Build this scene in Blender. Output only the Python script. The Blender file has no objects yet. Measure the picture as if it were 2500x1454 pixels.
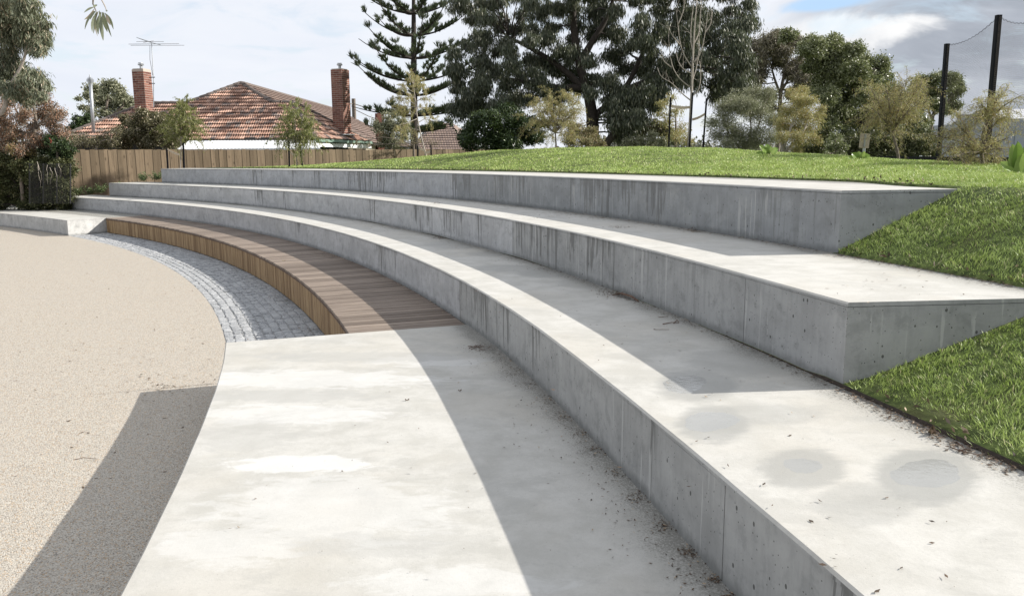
import bpy, math, random
import numpy as np
from mathutils import Vector, Matrix
random.seed(7); RNG = np.random.default_rng(7)
scn = bpy.context.scene
COL = scn.collection

# ------------------------------------------------------------------ camera, sky, sun, exposure
F, CY0, PITCH, ROLL, CAMH = 2000.0, 727.0, 0.1686, -0.0079, 2.1363      # photo is 2500 x 1454
cam = bpy.data.cameras.new('camera'); camo = bpy.data.objects.new('camera', cam); COL.objects.link(camo)
cam.sensor_width = 36; cam.lens = 36 * F / 2500; cam.clip_start = 0.05; cam.clip_end = 3000
camo.location = (0, 0, CAMH)
camo.rotation_mode = 'QUATERNION'
camo.rotation_quaternion = (Matrix.Rotation(math.pi / 2 - PITCH, 3, 'X') @ Matrix.Rotation(ROLL, 3, 'Z')).to_quaternion()
scn.camera = camo
SUN_AZ, SUN_EL = 6.3924 % (2 * math.pi), math.atan(1 / 1.8063)           # direction towards the sun, from +X
sun = bpy.data.lights.new('sun', 'SUN'); suno = bpy.data.objects.new('sun', sun); COL.objects.link(suno)
sun.energy = 4.15; sun.angle = math.radians(0.53); sun.color = (1.0, 0.95, 0.875)
sd = Vector((math.cos(SUN_AZ) * math.cos(SUN_EL), math.sin(SUN_AZ) * math.cos(SUN_EL), math.sin(SUN_EL)))
suno.rotation_mode = 'QUATERNION'; suno.rotation_quaternion = sd.to_track_quat('Z', 'Y')
scn.view_settings.view_transform = 'Standard'; scn.view_settings.look = 'None'
scn.view_settings.exposure = 0.92; scn.view_settings.gamma = 1; scn.view_settings.use_curve_mapping = False


class NT:                                                               # small helper for node trees
    def __init__(s, tree): s.t = tree; s.n = tree.nodes; s.l = tree.links
    def node(s, typ, **kw):
        n = s.n.new(typ)
        for k, v in kw.items(): setattr(n, k, v)
        return n
    def put(s, sock, v):
        if isinstance(v, bpy.types.NodeSocket): s.l.new(v, sock)
        elif v is not None: sock.default_value = v
    def m(s, op, a, b=None, c=None, clamp=False):
        n = s.node('ShaderNodeMath', operation=op, use_clamp=clamp)
        s.put(n.inputs[0], a)
        if b is not None: s.put(n.inputs[1], b)
        if c is not None: s.put(n.inputs[2], c)
        return n.outputs[0]
    def mix(s, f, a, b, mode='MIX'):
        n = s.node('ShaderNodeMix', data_type='RGBA', blend_type=mode)
        s.put(n.inputs[0], f)
        for i, v in ((6, a), (7, b)):
            if isinstance(v, (tuple, list)) and len(v) == 3: v = (*v, 1)
            s.put(n.inputs[i], v)
        return n.outputs[2]
    def ramp(s, v, lo, hi, smooth=True):
        n = s.node('ShaderNodeMapRange', interpolation_type='SMOOTHSTEP' if smooth else 'LINEAR')
        s.put(n.inputs[0], v); s.put(n.inputs[1], lo); s.put(n.inputs[2], hi)
        return n.outputs[0]
    def noise(s, vec, scale, detail=3, rough=0.55, dist=0.0):
        n = s.node('ShaderNodeTexNoise'); s.put(n.inputs['Vector'], vec)
        n.inputs['Scale'].default_value = scale; n.inputs['Detail'].default_value = detail
        n.inputs['Roughness'].default_value = rough; n.inputs['Distortion'].default_value = dist
        return n.outputs[0]
    def voro(s, vec, scale, feature='F1', rnd=1.0):
        n = s.node('ShaderNodeTexVoronoi', feature=feature); s.put(n.inputs['Vector'], vec)
        n.inputs['Scale'].default_value = scale; n.inputs['Randomness'].default_value = rnd
        return n
    def vmul(s, vec, xyz):
        n = s.node('ShaderNodeVectorMath', operation='MULTIPLY'); s.put(n.inputs[0], vec); s.put(n.inputs[1], xyz)
        return n.outputs[0]
    def vadd(s, vec, xyz):
        n = s.node('ShaderNodeVectorMath', operation='ADD'); s.put(n.inputs[0], vec); s.put(n.inputs[1], xyz)
        return n.outputs[0]
    def sep(s, vec):
        n = s.node('ShaderNodeSeparateXYZ'); s.put(n.inputs[0], vec); return n.outputs
    def comb(s, x, y, z):
        n = s.node('ShaderNodeCombineXYZ')
        for i, v in enumerate((x, y, z)): s.put(n.inputs[i], v)
        return n.outputs[0]


world = bpy.data.worlds.new('World'); scn.world = world; world.use_nodes = True
w = NT(world.node_tree); w.n.clear()
out = w.node('ShaderNodeOutputWorld'); bg = w.node('ShaderNodeBackground'); bg.inputs[1].default_value = 0.097
w.l.new(bg.outputs[0], out.inputs[0])
sky = w.node('ShaderNodeTexSky', sky_type='NISHITA'); sky.sun_disc = False
sky.sun_elevation = SUN_EL; sky.sun_rotation = math.pi / 2 - SUN_AZ; sky.altitude = 50
sky.air_density = 1.0; sky.dust_density = 1.0; sky.ozone_density = 1.2
tc = w.node('ShaderNodeTexCoord').outputs['Generated']
X, Y, Z = w.sep(tc)
proj = w.comb(w.m('DIVIDE', X, w.m('ADD', w.m('MAXIMUM', Z, 0.0), 0.16)), w.m('DIVIDE', Y, w.m('ADD', w.m('MAXIMUM', Z, 0.0), 0.16)), 0.0)
n1 = w.noise(proj, 0.9, 6, 0.55, 0.4)
n2 = w.noise(proj, 2.6, 6, 0.6, 0.6)
n3 = w.noise(w.vmul(tc, (4.0, 4.0, 13.0)), 1.3, 6, 0.58, 0.5)
def gm(x0, z0, sx, sz, tilt=0.0):                                         # soft patch of the cloud pattern
    dx = w.m('SUBTRACT', X, x0); dz = w.m('SUBTRACT', w.m('SUBTRACT', Z, z0), w.m('MULTIPLY', dx, tilt))
    q = w.m('ADD', w.m('POWER', w.m('ABSOLUTE', w.m('DIVIDE', dx, sx)), 2.0), w.m('POWER', w.m('ABSOLUTE', w.m('DIVIDE', dz, sz)), 2.0))
    return w.m('EXPONENT', w.m('MULTIPLY', q, -1.0))
# thin bright cloud to the left, grey rain cloud to the right
side = w.ramp(w.m('ADD', X, w.m('MULTIPLY', w.m('SUBTRACT', n3, 0.5), 0.30)), 0.24, 0.42); side = w.m('MULTIPLY', side, w.ramp(Z, 0.40, 0.24))
pale = w.mix(w.ramp(n1, 0.30, 0.75), (5.05, 5.2, 5.5), (4.5, 4.75, 5.25))
grey = w.mix(w.ramp(n3, 0.35, 0.68), (2.15, 2.35, 2.7), (3.3, 3.5, 3.9))
cloud = w.mix(side, pale, grey)
white = w.ramp(w.m('ADD', w.m('MULTIPLY', n3, 0.9), w.m('ADD', w.m('MULTIPLY', gm(0.345, 0.125, 0.12, 0.026, 0.10), 0.62), w.m('MULTIPLY', gm(0.36, 0.088, 0.03, 0.02), 0.5))), 0.66, 0.86)
cloud = w.mix(w.m('MULTIPLY', white, side), cloud, (5.6, 5.6, 5.6))
hole = w.ramp(w.m('ADD', w.m('MULTIPLY', w.m('SUBTRACT', n2, 0.5), 0.7), w.m('ADD', gm(0.34, 0.163, 0.06, 0.012, 0.06), w.m('MULTIPLY', gm(-0.02, 0.19, 0.10, 0.04), 0.35))), 0.45, 0.85)
veil = w.mix(w.ramp(n2, 0.48, 0.70), cloud, w.mix(0.35, cloud, sky.outputs[0]))
bluish = w.mix(0.25, (2.6, 3.9, 5.6), sky.outputs[0])
col = w.mix(w.m('MULTIPLY', hole, 0.9), veil, bluish)
w.put(bg.inputs[0], col)

# ------------------------------------------------------------------ place arithmetic
cr, sr = math.cos(ROLL), math.sin(ROLL); cp, sp = math.cos(PITCH), math.sin(PITCH)
def ray(u, v):
    a = (u - 1250) / F; b = -(v - CY0) / F
    a, b = cr * a - sr * b, sr * a + cr * b
    return np.array([a, cp + sp * b, -sp + cp * b])
def at(u, v, D):
    d = ray(u, v); d = d / d[1]
    return d * D + np.array([0, 0, CAMH])
def hit(u, v, z):
    d = ray(u, v); return (d * ((z - CAMH) / d[2]))[:2]
CC = np.array([-40.2054, -4.7494])
RA, RW, RB, RC, RD, RE = 39.4655, 40.6358, 41.8252, 43.0293, 44.3273, 45.8133
Z1, Z2, Z3, Z4 = 0.45, 0.8849, 1.3588, 1.8636
def off(th):
    t = max(th, 0.05); m = max(0.0, 0.32 - t)
    v = (-0.0126 * (t - .3) ** 2 + 0.047 * (min(t, 1.3) - .3) ** 3 - 0.2493 * m * m + 1.4731 * m ** 3) * RB
    if th < 0.05: v += (0.05 - th) * 2.2
    return v
def P(r, th):
    R = r + off(th); return np.array([CC[0] + R * math.cos(th), CC[1] + R * math.sin(th)])
def polar(x, y):
    dx, dy = x - CC[0], y - CC[1]; th = math.atan2(dy, dx)
    return th, math.hypot(dx, dy) - off(th)
def line_hit(p0, ang, R):                                                # where an end line crosses ring R
    d = np.array([math.cos(ang), math.sin(ang)]); lo, hi = 0.0, 6.0
    for _ in range(40):
        mid = (lo + hi) / 2; q = p0 + d * mid
        if polar(*q)[1] < R: lo = mid
        else: hi = mid
    return polar(*(p0 + d * lo))[0]

CT = [(-.5, .02), (.331, .05), (.361, .12), (.407, .22), (.448, .33), (.491, .45), (.563, .53), (.638, .50), (.71, .37), (.787, .17), (.86, .02), (3.2, .0)]
def REf(th):                                                             # back edge of the top step: the turf closes in near its end
    k = min(1.0, max(0.0, (.300 - th) / .035)); return RE - .45 * k * k * (3 - 2 * k)
def gz(x, y):                                                            # height of the lawn and of the land behind
    th, r = polar(x, y)
    if r < RC: z = Z2 - (RC - r) * 3.0; return max(z, -0.06)
    if r < RD: z = Z2 + (r - RC) / (RD - RC) * (Z3 - Z2)
    elif r < REf(th): z = Z3 + (r - RD) / (REf(th) - RD) * (Z4 - Z3)
    else:
        s = r - REf(th); d = np.interp(th, [a for a, b in CT], [b for a, b in CT]); S0 = 4.4
        if s < S0: z = Z4 + d * math.sin(s / S0 * math.pi / 2) ** 1.1
        else:
            k = min(1, (s - S0) / 11); k = k * k * (3 - 2 * k); z = (Z4 + d) * (1 - k) + 1.15 * k
    if th > 0.90:
        k = min(1, (th - .90) / .06); g = 0.42 + np.interp(r, [41.8, 43, 45, 50], [0, .12, .42, .45]); z = z * (1 - k) + min(z, g) * k
    z += 0.012 * math.sin(x * 2.1 + y) * math.sin(y * 1.7 - x * .6)
    return z

# ------------------------------------------------------------------ object helpers
ORG = {}                                                                 # world origin of each object
def tag(o, label=None, cat=None, group=None, kind=None):
    if label: o['label'] = label
    if cat: o['category'] = cat
    if group: o['group'] = group
    if kind: o['kind'] = kind
    return o
def thing(name, label, cat, loc=(0, 0, 0), group=None):
    o = bpy.data.objects.new(name, None); COL.objects.link(o); o.location = loc; o.empty_display_size = 0.2
    ORG[o] = np.array(loc, float); return tag(o, label, cat, group)
def fast_mesh(name, verts, faces, rnd=None, smooth=False, mats=(), midx=None, uv=None):
    """faces: list of arrays (n,k)"""
    me = bpy.data.meshes.new(name)
    verts = np.asarray(verts, np.float32)
    if not isinstance(faces, list): faces = [faces]
    faces = [np.asarray(f, np.int32) for f in faces if len(f)]
    lt = np.concatenate([np.full(len(f), f.shape[1], np.int32) for f in faces])
    li = np.concatenate([f.ravel() for f in faces])
    me.vertices.add(len(verts)); me.vertices.foreach_set('co', verts.ravel())
    me.loops.add(len(li)); me.loops.foreach_set('vertex_index', li)
    me.polygons.add(len(lt)); me.polygons.foreach_set('loop_start', np.concatenate([[0], np.cumsum(lt)[:-1]]).astype(np.int32))
    me.polygons.foreach_set('loop_total', lt)
    if midx is not None: me.polygons.foreach_set('material_index', np.asarray(midx, np.int32))
    me.polygons.foreach_set('use_smooth', np.full(len(lt), bool(smooth)))
    if rnd is not None:
        a = me.attributes.new('rnd', 'FLOAT', 'FACE'); a.data.foreach_set('value', np.asarray(rnd, np.float32))
    if uv is not None:
        l = me.uv_layers.new(name='uv'); l.data.foreach_set('uv', np.asarray(uv, np.float32)[li].ravel())
    for m in mats: me.materials.append(m)
    me.update(calc_edges=True); me.validate()
    return me
def obj(name, me, parent=None, world_loc=None):
    o = bpy.data.objects.new(name, me); COL.objects.link(o)
    base = ORG[parent] if parent is not None else np.zeros(3)
    wl = base if world_loc is None else np.array(world_loc, float)
    if parent is not None: o.parent = parent
    o.location = wl - base; ORG[o] = wl
    return o
def part(name, verts, faces, mats, parent=None, rnd=None, smooth=False, midx=None, uv=None):
    """verts in world space"""
    v = np.asarray(verts, float)
    if parent is not None: v = v - ORG[parent]
    if not isinstance(mats, (list, tuple)): mats = [mats]
    return obj(name, fast_mesh(name, v, faces, rnd, smooth, mats, midx, uv), parent)
class MB:
    def __init__(s): s.v = []; s.q = []; s.t = []; s.n = 0
    def add(s, v, q=(), t=()):
        s.v.append(np.asarray(v, float))
        if len(q): s.q.append(np.asarray(q, int) + s.n)
        if len(t): s.t.append(np.asarray(t, int) + s.n)
        s.n += len(v); return s
    def box(s, c, size, rz=0.0, R=None):
        x, y, z = np.array(size) / 2
        v = np.array([[-x, -y, -z], [x, -y, -z], [x, y, -z], [-x, y, -z], [-x, -y, z], [x, -y, z], [x, y, z], [-x, y, z]])
        if R is None: R = np.array(Matrix.Rotation(rz, 3, 'Z'))
        v = v @ np.array(R).T + np.array(c)
        return s.add(v, BOXF)
    def tube(s, pts, rad, k=6, cap=True):
        pts = np.asarray(pts, float); n = len(pts); rad = np.broadcast_to(rad, n) if np.ndim(rad) else np.full(n, rad)
        t = np.gradient(pts, axis=0); t /= np.linalg.norm(t, axis=1)[:, None] + 1e-9
        a = np.array([0.31, 0.17, 0.93]); u = np.cross(t, a); bad = np.linalg.norm(u, axis=1) < .05; u[bad] = np.cross(t[bad], [1, 0, 0])
        u /= np.linalg.norm(u, axis=1)[:, None]; w_ = np.cross(t, u)
        ang = np.linspace(0, 2 * math.pi, k, endpoint=False)
        v = (pts[:, None] + rad[:, None, None] * (np.cos(ang)[None, :, None] * u[:, None] + np.sin(ang)[None, :, None] * w_[:, None])).reshape(-1, 3)
        q = [[i * k + j, i * k + (j + 1) % k, (i + 1) * k + (j + 1) % k, (i + 1) * k + j] for i in range(n - 1) for j in range(k)]
        tt = []
        if cap:
            v = np.vstack([v, pts[0], pts[-1]])
            tt = [[n * k, (j + 1) % k, j] for j in range(k)] + [[n * k + 1, (n - 1) * k + j, (n - 1) * k + (j + 1) % k] for j in range(k)]
        return s.add(v, q, tt)
    def poly(s, v, faces):                                                # generic
        v = np.asarray(v, float); q = [f for f in faces if len(f) == 4]; t = [f for f in faces if len(f) == 3]
        return s.add(v, q, t)
    def build(s, name, mats, parent=None, smooth=False, rnd=False):
        f = []
        if s.q: f.append(np.vstack(s.q))
        if s.t: f.append(np.vstack(s.t))
        nf = sum(len(a) for a in f)
        return part(name, np.vstack(s.v), f, mats, parent, RNG.random(nf) if rnd else None, smooth)
BOXF = [[0, 3, 2, 1], [4, 5, 6, 7], [0, 1, 5, 4], [1, 2, 6, 5], [2, 3, 7, 6], [3, 0, 4, 7]]

# ------------------------------------------------------------------ materials
def mat(name):
    m = bpy.data.materials.new(name); m.use_nodes = True; t = NT(m.node_tree); t.n.clear()
    o = t.node('ShaderNodeOutputMaterial'); b = t.node('ShaderNodeBsdfPrincipled'); t.l.new(b.outputs[0], o.inputs[0])
    t.b = b; t.o = o; return m, t
def objco(t): return t.node('ShaderNodeTexCoord').outputs['Object']
def geopos(t): return t.node('ShaderNodeNewGeometry').outputs['Position']
def uvco(t): return t.node('ShaderNodeUVMap', uv_map='uv').outputs[0]
def oinfo(t): return t.node('ShaderNodeObjectInfo').outputs['Random']
def attr(t, n='rnd'): return t.node('ShaderNodeAttribute', attribute_name=n).outputs['Fac']
def bump(t, h, dist=0.01, strength=1.0, prev=None):
    n = t.node('ShaderNodeBump'); n.inputs['Distance'].default_value = dist; n.inputs['Strength'].default_value = strength
    t.put(n.inputs['Height'], h)
    if prev is not None: t.put(n.inputs['Normal'], prev)
    return n.outputs[0]
def fin(t, col=None, rough=None, normal=None, spec=None, metal=None):
    b = t.b
    if col is not None: t.put(b.inputs['Base Color'], (*col, 1) if isinstance(col, (tuple, list)) and len(col) == 3 else col)
    if rough is not None: t.put(b.inputs['Roughness'], rough)
    if normal is not None: t.put(b.inputs['Normal'], normal)
    if spec is not None: b.inputs['Specular IOR Level'].default_value = spec
    if metal is not None: b.inputs['Metallic'].default_value = metal

# damp patches that lie on the second tier's top, (px, py, half width px, half height px, strength)
def ellipses(lst, z):
    r = []
    for u, v, a, b, s in lst:
        c = hit(u, v, z); ex = hit(u + a, v, z) - c; ey = hit(u, v - b, z) - c
        M = np.linalg.inv(np.array([ex, ey]).T); r.append((c, M, s))
    return r
DAMP = ellipses([(1700, 938, 95, 36, .75), (1742, 1032, 88, 42, .8), (1960, 1140, 105, 46, .75), (2262, 1158, 128, 62, .9), (1870, 1010, 150, 24, .4),
                 (2110, 1225, 120, 50, .45), (1830, 880, 150, 34, .55), (1330, 665, 70, 12, .8), (1240, 655, 80, 8, .7), (1110, 597, 70, 10, .7), (1200, 620, 60, 6, .7), (1420, 690, 60, 12, .5)], Z2)
WHITES = ellipses([(740, 1132, 190, 22, .55), (800, 1235, 290, 80, .30), (760, 925, 330, 22, .40), (700, 1010, 260, 24, .38), (1050, 880, 160, 14, .35), (1120, 1420, 260, 40, .3), (560, 1330, 180, 50, .3)], Z1)
GREYS = ellipses([(700, 965, 260, 16, .6), (900, 870, 330, 14, .55), (600, 1060, 130, 45, .4), (900, 1330, 200, 30, .4), (1180, 850, 120, 14, .4)], Z1)

def concrete_tread(name, dark=1.0, marks=(), whites=(), greys=(), width=1.25):
    m, t = mat(name); p = geopos(t); u = uvco(t); ux, uy, _ = t.sep(u)
    big = t.noise(p, 0.9, 5, .6); mid = t.noise(p, 3.2, 7, .68, .25); fine = t.noise(p, 70, 5, .72); grain = t.noise(p, 260, 2, .6)
    G = lambda a, b, c: (a * dark, b * dark, c * dark)
    col = t.mix(t.ramp(mid, .32, .68), G(.392, .383, .352), G(.484, .474, .444))
    col = t.mix(t.m('MULTIPLY', t.ramp(big, .45, .66), .45), col, G(.43, .405, .355))
    cloudy = t.noise(t.vmul(p, (1.0, 1.7, 1.0)), 1.7, 7, .72, .35)
    col = t.mix(t.m('MULTIPLY', t.ramp(cloudy, .52, .60), .32), col, G(.330, .325, .302))
    col = t.mix(t.m('MULTIPLY', t.ramp(t.noise(p, 8, 6, .75), .56, .70), .30), col, G(.34, .33, .305))
    col = t.mix(t.m('MULTIPLY', t.ramp(fine, .48, .72), .25), col, G(.30, .295, .28)); col = t.mix(t.m('MULTIPLY', t.ramp(grain, .55, .7), .20), col, G(.28, .275, .26))
    px_, py_, pz_ = t.sep(p)
    wob = t.m('MULTIPLY', t.m('SUBTRACT', t.noise(t.vmul(p, (1.0, 2.2, 1.0)), 4.5 if whites else 6, 6, .68, .8), .5), 2.2 if whites else .75)
    wet = None
    def emask(lst, lo, hi):
        acc = None
        for c, M, s in lst:
            dx = t.m('SUBTRACT', px_, float(c[0])); dy = t.m('SUBTRACT', py_, float(c[1]))
            a = t.m('MULTIPLY_ADD', dx, float(M[0, 0]), t.m('MULTIPLY', dy, float(M[0, 1])))
            b = t.m('MULTIPLY_ADD', dx, float(M[1, 0]), t.m('MULTIPLY', dy, float(M[1, 1])))
            d = t.m('ADD', t.m('SQRT', t.m('MULTIPLY_ADD', a, a, t.m('MULTIPLY', b, b))), wob)
            e = t.m('MULTIPLY', t.ramp(d, hi, lo), s)
            acc = e if acc is None else t.m('MAXIMUM', acc, e)
        return acc
    if whites: col = t.mix(emask(whites, .70, 1.10), col, (.60, .60, .59))
    if greys: col = t.mix(emask(greys, .7, 1.1), col, (.36, .355, .335))
    rough = .82
    if marks:
        wet = emask(marks, .80, 1.22)
        col = t.mix(t.m('MULTIPLY', wet, .76), col, (.265, .265, .25)); rough = t.m('MULTIPLY_ADD', wet, -.30, .82)
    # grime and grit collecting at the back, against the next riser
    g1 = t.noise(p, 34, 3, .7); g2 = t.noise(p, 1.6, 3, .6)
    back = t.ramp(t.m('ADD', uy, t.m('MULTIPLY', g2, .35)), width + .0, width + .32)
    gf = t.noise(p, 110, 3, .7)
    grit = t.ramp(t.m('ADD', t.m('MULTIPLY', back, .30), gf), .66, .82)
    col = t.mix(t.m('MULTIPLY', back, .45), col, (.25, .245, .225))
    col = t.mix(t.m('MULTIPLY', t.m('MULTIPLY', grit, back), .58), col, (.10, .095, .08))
    sp_ = t.voro(p, 48); spots = t.m('MULTIPLY', t.ramp(sp_.outputs['Distance'], .11, .07), t.ramp(t.sep(sp_.outputs['Color'])[0], .86, .90))
    col = t.mix(t.m('MULTIPLY', spots, .7), col, (.12, .11, .10))
    fin(t, col, rough, bump(t, t.m('ADD', t.m('MULTIPLY', fine, .5), t.m('MULTIPLY', g1, t.m('MULTIPLY_ADD', back, 1.3, .15))), .004, .55), .35)
    return m
def concrete_riser(name, tint=(1, 1, 1), stain=1.0, seed=0.0, zlo=.43, runs=()):
    m, t = mat(name); u = uvco(t); x, y, _ = t.sep(u); p = geopos(t)
    base = t.noise(t.comb(x, t.m('MULTIPLY', y, 1.5), seed), 2.0, 6, .6, .4)
    fine = t.noise(p, 45, 4, .7); cl = t.noise(t.comb(x, t.m('MULTIPLY', y, .6), seed + 5), 9, 5, .65, .6)
    A = tuple(.27 * c for c in tint); B = tuple(.355 * c for c in tint)
    col = t.mix(t.ramp(base, .30, .70), A, B)
    col = t.mix(t.m('MULTIPLY', t.ramp(cl, .5, .75), .35), col, (.22, .225, .22))
    wobx = t.m('ADD', x, t.m('MULTIPLY', t.m('SUBTRACT', t.noise(t.comb(x, t.m('MULTIPLY', y, 1.2), seed), 5, 3), .5), .022))
    # wet runs starting at the top edge, each with its own length
    top_ = .43; zone = t.ramp(t.noise(t.comb(x, 0, seed + 9), .62, 2, .5), zlo, zlo + .12)
    zone = t.m('MULTIPLY', zone, t.m('LESS_THAN', x, 300.0)); win = None
    for a_, b_ in runs:
        q_ = t.m('MULTIPLY', t.ramp(x, a_ - .06, a_), t.ramp(x, b_ + .06, b_)); win = q_ if win is None else t.m('MAXIMUM', win, q_)
    if win is not None: zone = t.m('MAXIMUM', t.m('MULTIPLY', zone, .55), win)
    ln = t.m('MULTIPLY_ADD', t.noise(t.comb(t.m('MULTIPLY', x, 1.0), 11, seed), 6.0, 1, .5), 1.9, -.45)
    taper = t.m('MULTIPLY', t.m('SUBTRACT', top_, y), .16)
    drip = t.m('SUBTRACT', t.noise(t.comb(wobx, t.m('MULTIPLY', y, .05), seed + 2), 17, 3, .55), taper)
    d = t.m('MULTIPLY', t.m('MULTIPLY', t.ramp(drip, .505, .535), zone), t.ramp(y, t.m('SUBTRACT', top_, ln), t.m('SUBTRACT', t.m('ADD', top_, .05), ln)))
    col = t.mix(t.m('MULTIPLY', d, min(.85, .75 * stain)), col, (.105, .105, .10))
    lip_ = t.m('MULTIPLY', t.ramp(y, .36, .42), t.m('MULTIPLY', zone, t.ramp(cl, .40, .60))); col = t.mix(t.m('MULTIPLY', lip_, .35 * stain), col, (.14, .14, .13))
    # pale lime runs and faint vertical shutter streaks
    st_ = t.noise(t.comb(wobx, t.m('MULTIPLY', y, .10), seed + 6), 26, 3, .6); col = t.mix(t.m('MULTIPLY', t.ramp(st_, .45, .68), .16), col, (.17, .175, .17)); mo_ = t.noise(p, 6.5, 6, .72, .3); col = t.mix(t.m('MULTIPLY', t.ramp(mo_, .50, .64), .34), col, (.16, .165, .16)); mo2 = t.noise(p, 2.3, 5, .7, .3); col = t.mix(t.m('MULTIPLY', t.ramp(mo2, .52, .66), .22), col, (.42, .42, .40))
    lime = t.noise(t.comb(wobx, t.m('MULTIPLY', y, .04), seed + 4), 17, 2, .55); ll_ = t.m('MULTIPLY', t.noise(t.comb(x, 21, seed), 5, 1, .5), .8)
    l = t.m('MULTIPLY', t.ramp(lime, .60, .64), t.ramp(t.noise(t.comb(x, 3, seed), .8, 2, .5), .44, .58))
    l = t.m('MULTIPLY', l, t.ramp(y, t.m('ADD', ll_, .03), t.m('SUBTRACT', ll_, .04)))
    col = t.mix(t.m('MULTIPLY', l, .55), col, (.46, .46, .445))
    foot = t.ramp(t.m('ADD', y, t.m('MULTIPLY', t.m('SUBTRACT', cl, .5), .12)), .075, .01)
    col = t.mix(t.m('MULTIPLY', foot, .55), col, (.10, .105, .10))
    # bug holes
    v = t.voro(t.comb(x, t.m('MULTIPLY', y, .72), seed), 23); r_, g_, b_ = t.sep(v.outputs['Color'])
    holes = t.m('MULTIPLY', t.m('LESS_THAN', v.outputs['Distance'], t.m('MULTIPLY_ADD', g_, .15, .04)), t.m('GREATER_THAN', r_, t.m('MULTIPLY_ADD', t.ramp(t.noise(t.comb(x, y, seed + 3), 1.6, 2, .5), .38, .60), -.48, .90)))
    v2 = t.voro(t.comb(x, y, seed + 7), 60); r2 = t.sep(v2.outputs['Color'])[0]
    h2 = t.m('MULTIPLY', t.m('LESS_THAN', v2.outputs['Distance'], .20), t.m('GREATER_THAN', r2, .86))
    hh = t.m('MAXIMUM', holes, h2)
    col = t.mix(t.m('MULTIPLY', hh, .85), col, (.06, .06, .055))
    fin(t, col, t.m('MULTIPLY_ADD', d, -.2, .85), bump(t, t.m('SUBTRACT', t.m('MULTIPLY', fine, .35), hh), .006, .6), .35)
    return m
def aggregate():
    m, t = mat('exposed_aggregate'); p = geopos(t)
    v = t.voro(p, 125); r, g, b = t.sep(v.outputs['Color'])
    col = t.mix(r, (.20, .172, .14), (.63, .585, .505)); col = t.mix(t.m('GREATER_THAN', g, .80), col, (.14, .12, .10)); col = t.mix(t.m('GREATER_THAN', b, .90), col, (.42, .27, .14))
    col = t.mix(t.m('MULTIPLY', t.ramp(v.outputs['Distance'], .40, .60), .6), col, (.37, .335, .285))
    col = t.mix(.20, col, (.50, .465, .405))
    big = t.noise(t.vmul(p, (1, 2.5, 1)), .9, 5, .6, .5); col = t.mix(t.m('MULTIPLY', t.ramp(big, .48, .70), .28), col, (.38, .345, .30))
    st = t.noise(p, 5.5, 5, .7); col = t.mix(t.m('MULTIPLY', t.ramp(st, .62, .72), .22), col, (.26, .24, .21))
    h = t.m('MULTIPLY', t.ramp(v.outputs['Distance'], .6, .1), t.m('MULTIPLY_ADD', r, .6, .4))
    fin(t, col, .8, bump(t, h, .0045, .9), .3); return m
def granite(name, objrnd=True):
    m, t = mat(name); p = geopos(t); r = oinfo(t) if objrnd else attr(t)
    f = t.noise(p, 90, 4, .75); g = t.noise(p, 22, 5, .65)
    col = t.mix(r, (.13, .137, .147), (.33, .335, .34)); col = t.mix(t.ramp(f, .42, .62), col, (.46, .465, .465)); col = t.mix(t.m('MULTIPLY', t.ramp(g, .5, .68), .65), col, (.10, .11, .125))
    fin(t, col, .75, bump(t, t.m('ADD', g, t.m('MULTIPLY', f, .3)), .012, 1.0), .4); return m
def wood(name, c1, c2, c3, axis=0, objrnd=True, scale=6, knots=.0, rough=.75):
    m, t = mat(name); p = objco(t); r = oinfo(t) if objrnd else attr(t)
    st = [1.0, 1.0, 1.0]; st[axis] = .06
    q = t.vadd(t.vmul(p, tuple(st)), t.comb(t.m('MULTIPLY', r, 37.0), t.m('MULTIPLY', r, 11.0), 0))
    g = t.noise(q, scale * 9, 4, .65, .3); g2 = t.noise(q, scale * 2.2, 4, .6, .8)
    col = t.mix(r, c1, c2); col = t.mix(t.m('MULTIPLY', t.ramp(g, .45, .68), .55), col, c3); col = t.mix(t.m('MULTIPLY', t.ramp(g2, .52, .72), .45), col, c3)
    if knots:
        kq = [1.0, 1.0, 1.0]; kq[axis] = .45
        k = t.voro(t.vadd(t.vmul(p, tuple(kq)), t.comb(t.m('MULTIPLY', r, 17.0), 0, 0)), 5.5)
        col = t.mix(t.m('MULTIPLY', t.m('MULTIPLY', t.ramp(k.outputs['Distance'], .26, .05), t.m('GREATER_THAN', t.sep(k.outputs['Color'])[0], .45)), knots), col, tuple(.35 * c for c in c3))
    fin(t, col, rough, bump(t, g, .002, .5), .3); return m
def leafmat(name, c1, c2, c3=None, trans=.25, rough=.55, f3=.1):
    m, t = mat(name); r = attr(t); col = t.mix(r, c1, c2)
    if c3: col = t.mix(t.m('GREATER_THAN', t.m('FRACT', t.m('MULTIPLY', r, 17.3)), 1 - f3), col, c3)
    fin(t, col, rough, None, .35)
    tr = t.node('ShaderNodeBsdfTranslucent'); t.put(tr.inputs[0], t.mix(.5, col, (.12, .16, .03)))
    ms = t.node('ShaderNodeMixShader'); ms.inputs[0].default_value = trans
    t.l.new(t.b.outputs[0], ms.inputs[1]); t.l.new(tr.outputs[0], ms.inputs[2]); t.l.new(ms.outputs[0], t.o.inputs[0]); return m
def plain(name, col, rough=.6, metal=0.0, var=.0, scale=8, spec=.4):
    m, t = mat(name); c = col
    if var:
        n = t.noise(objco(t), scale, 5, .65); c = t.mix(t.ramp(n, .35, .7), col, tuple(x * (1 - var) for x in col))
    fin(t, c, rough, None, spec, metal); return m

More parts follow.
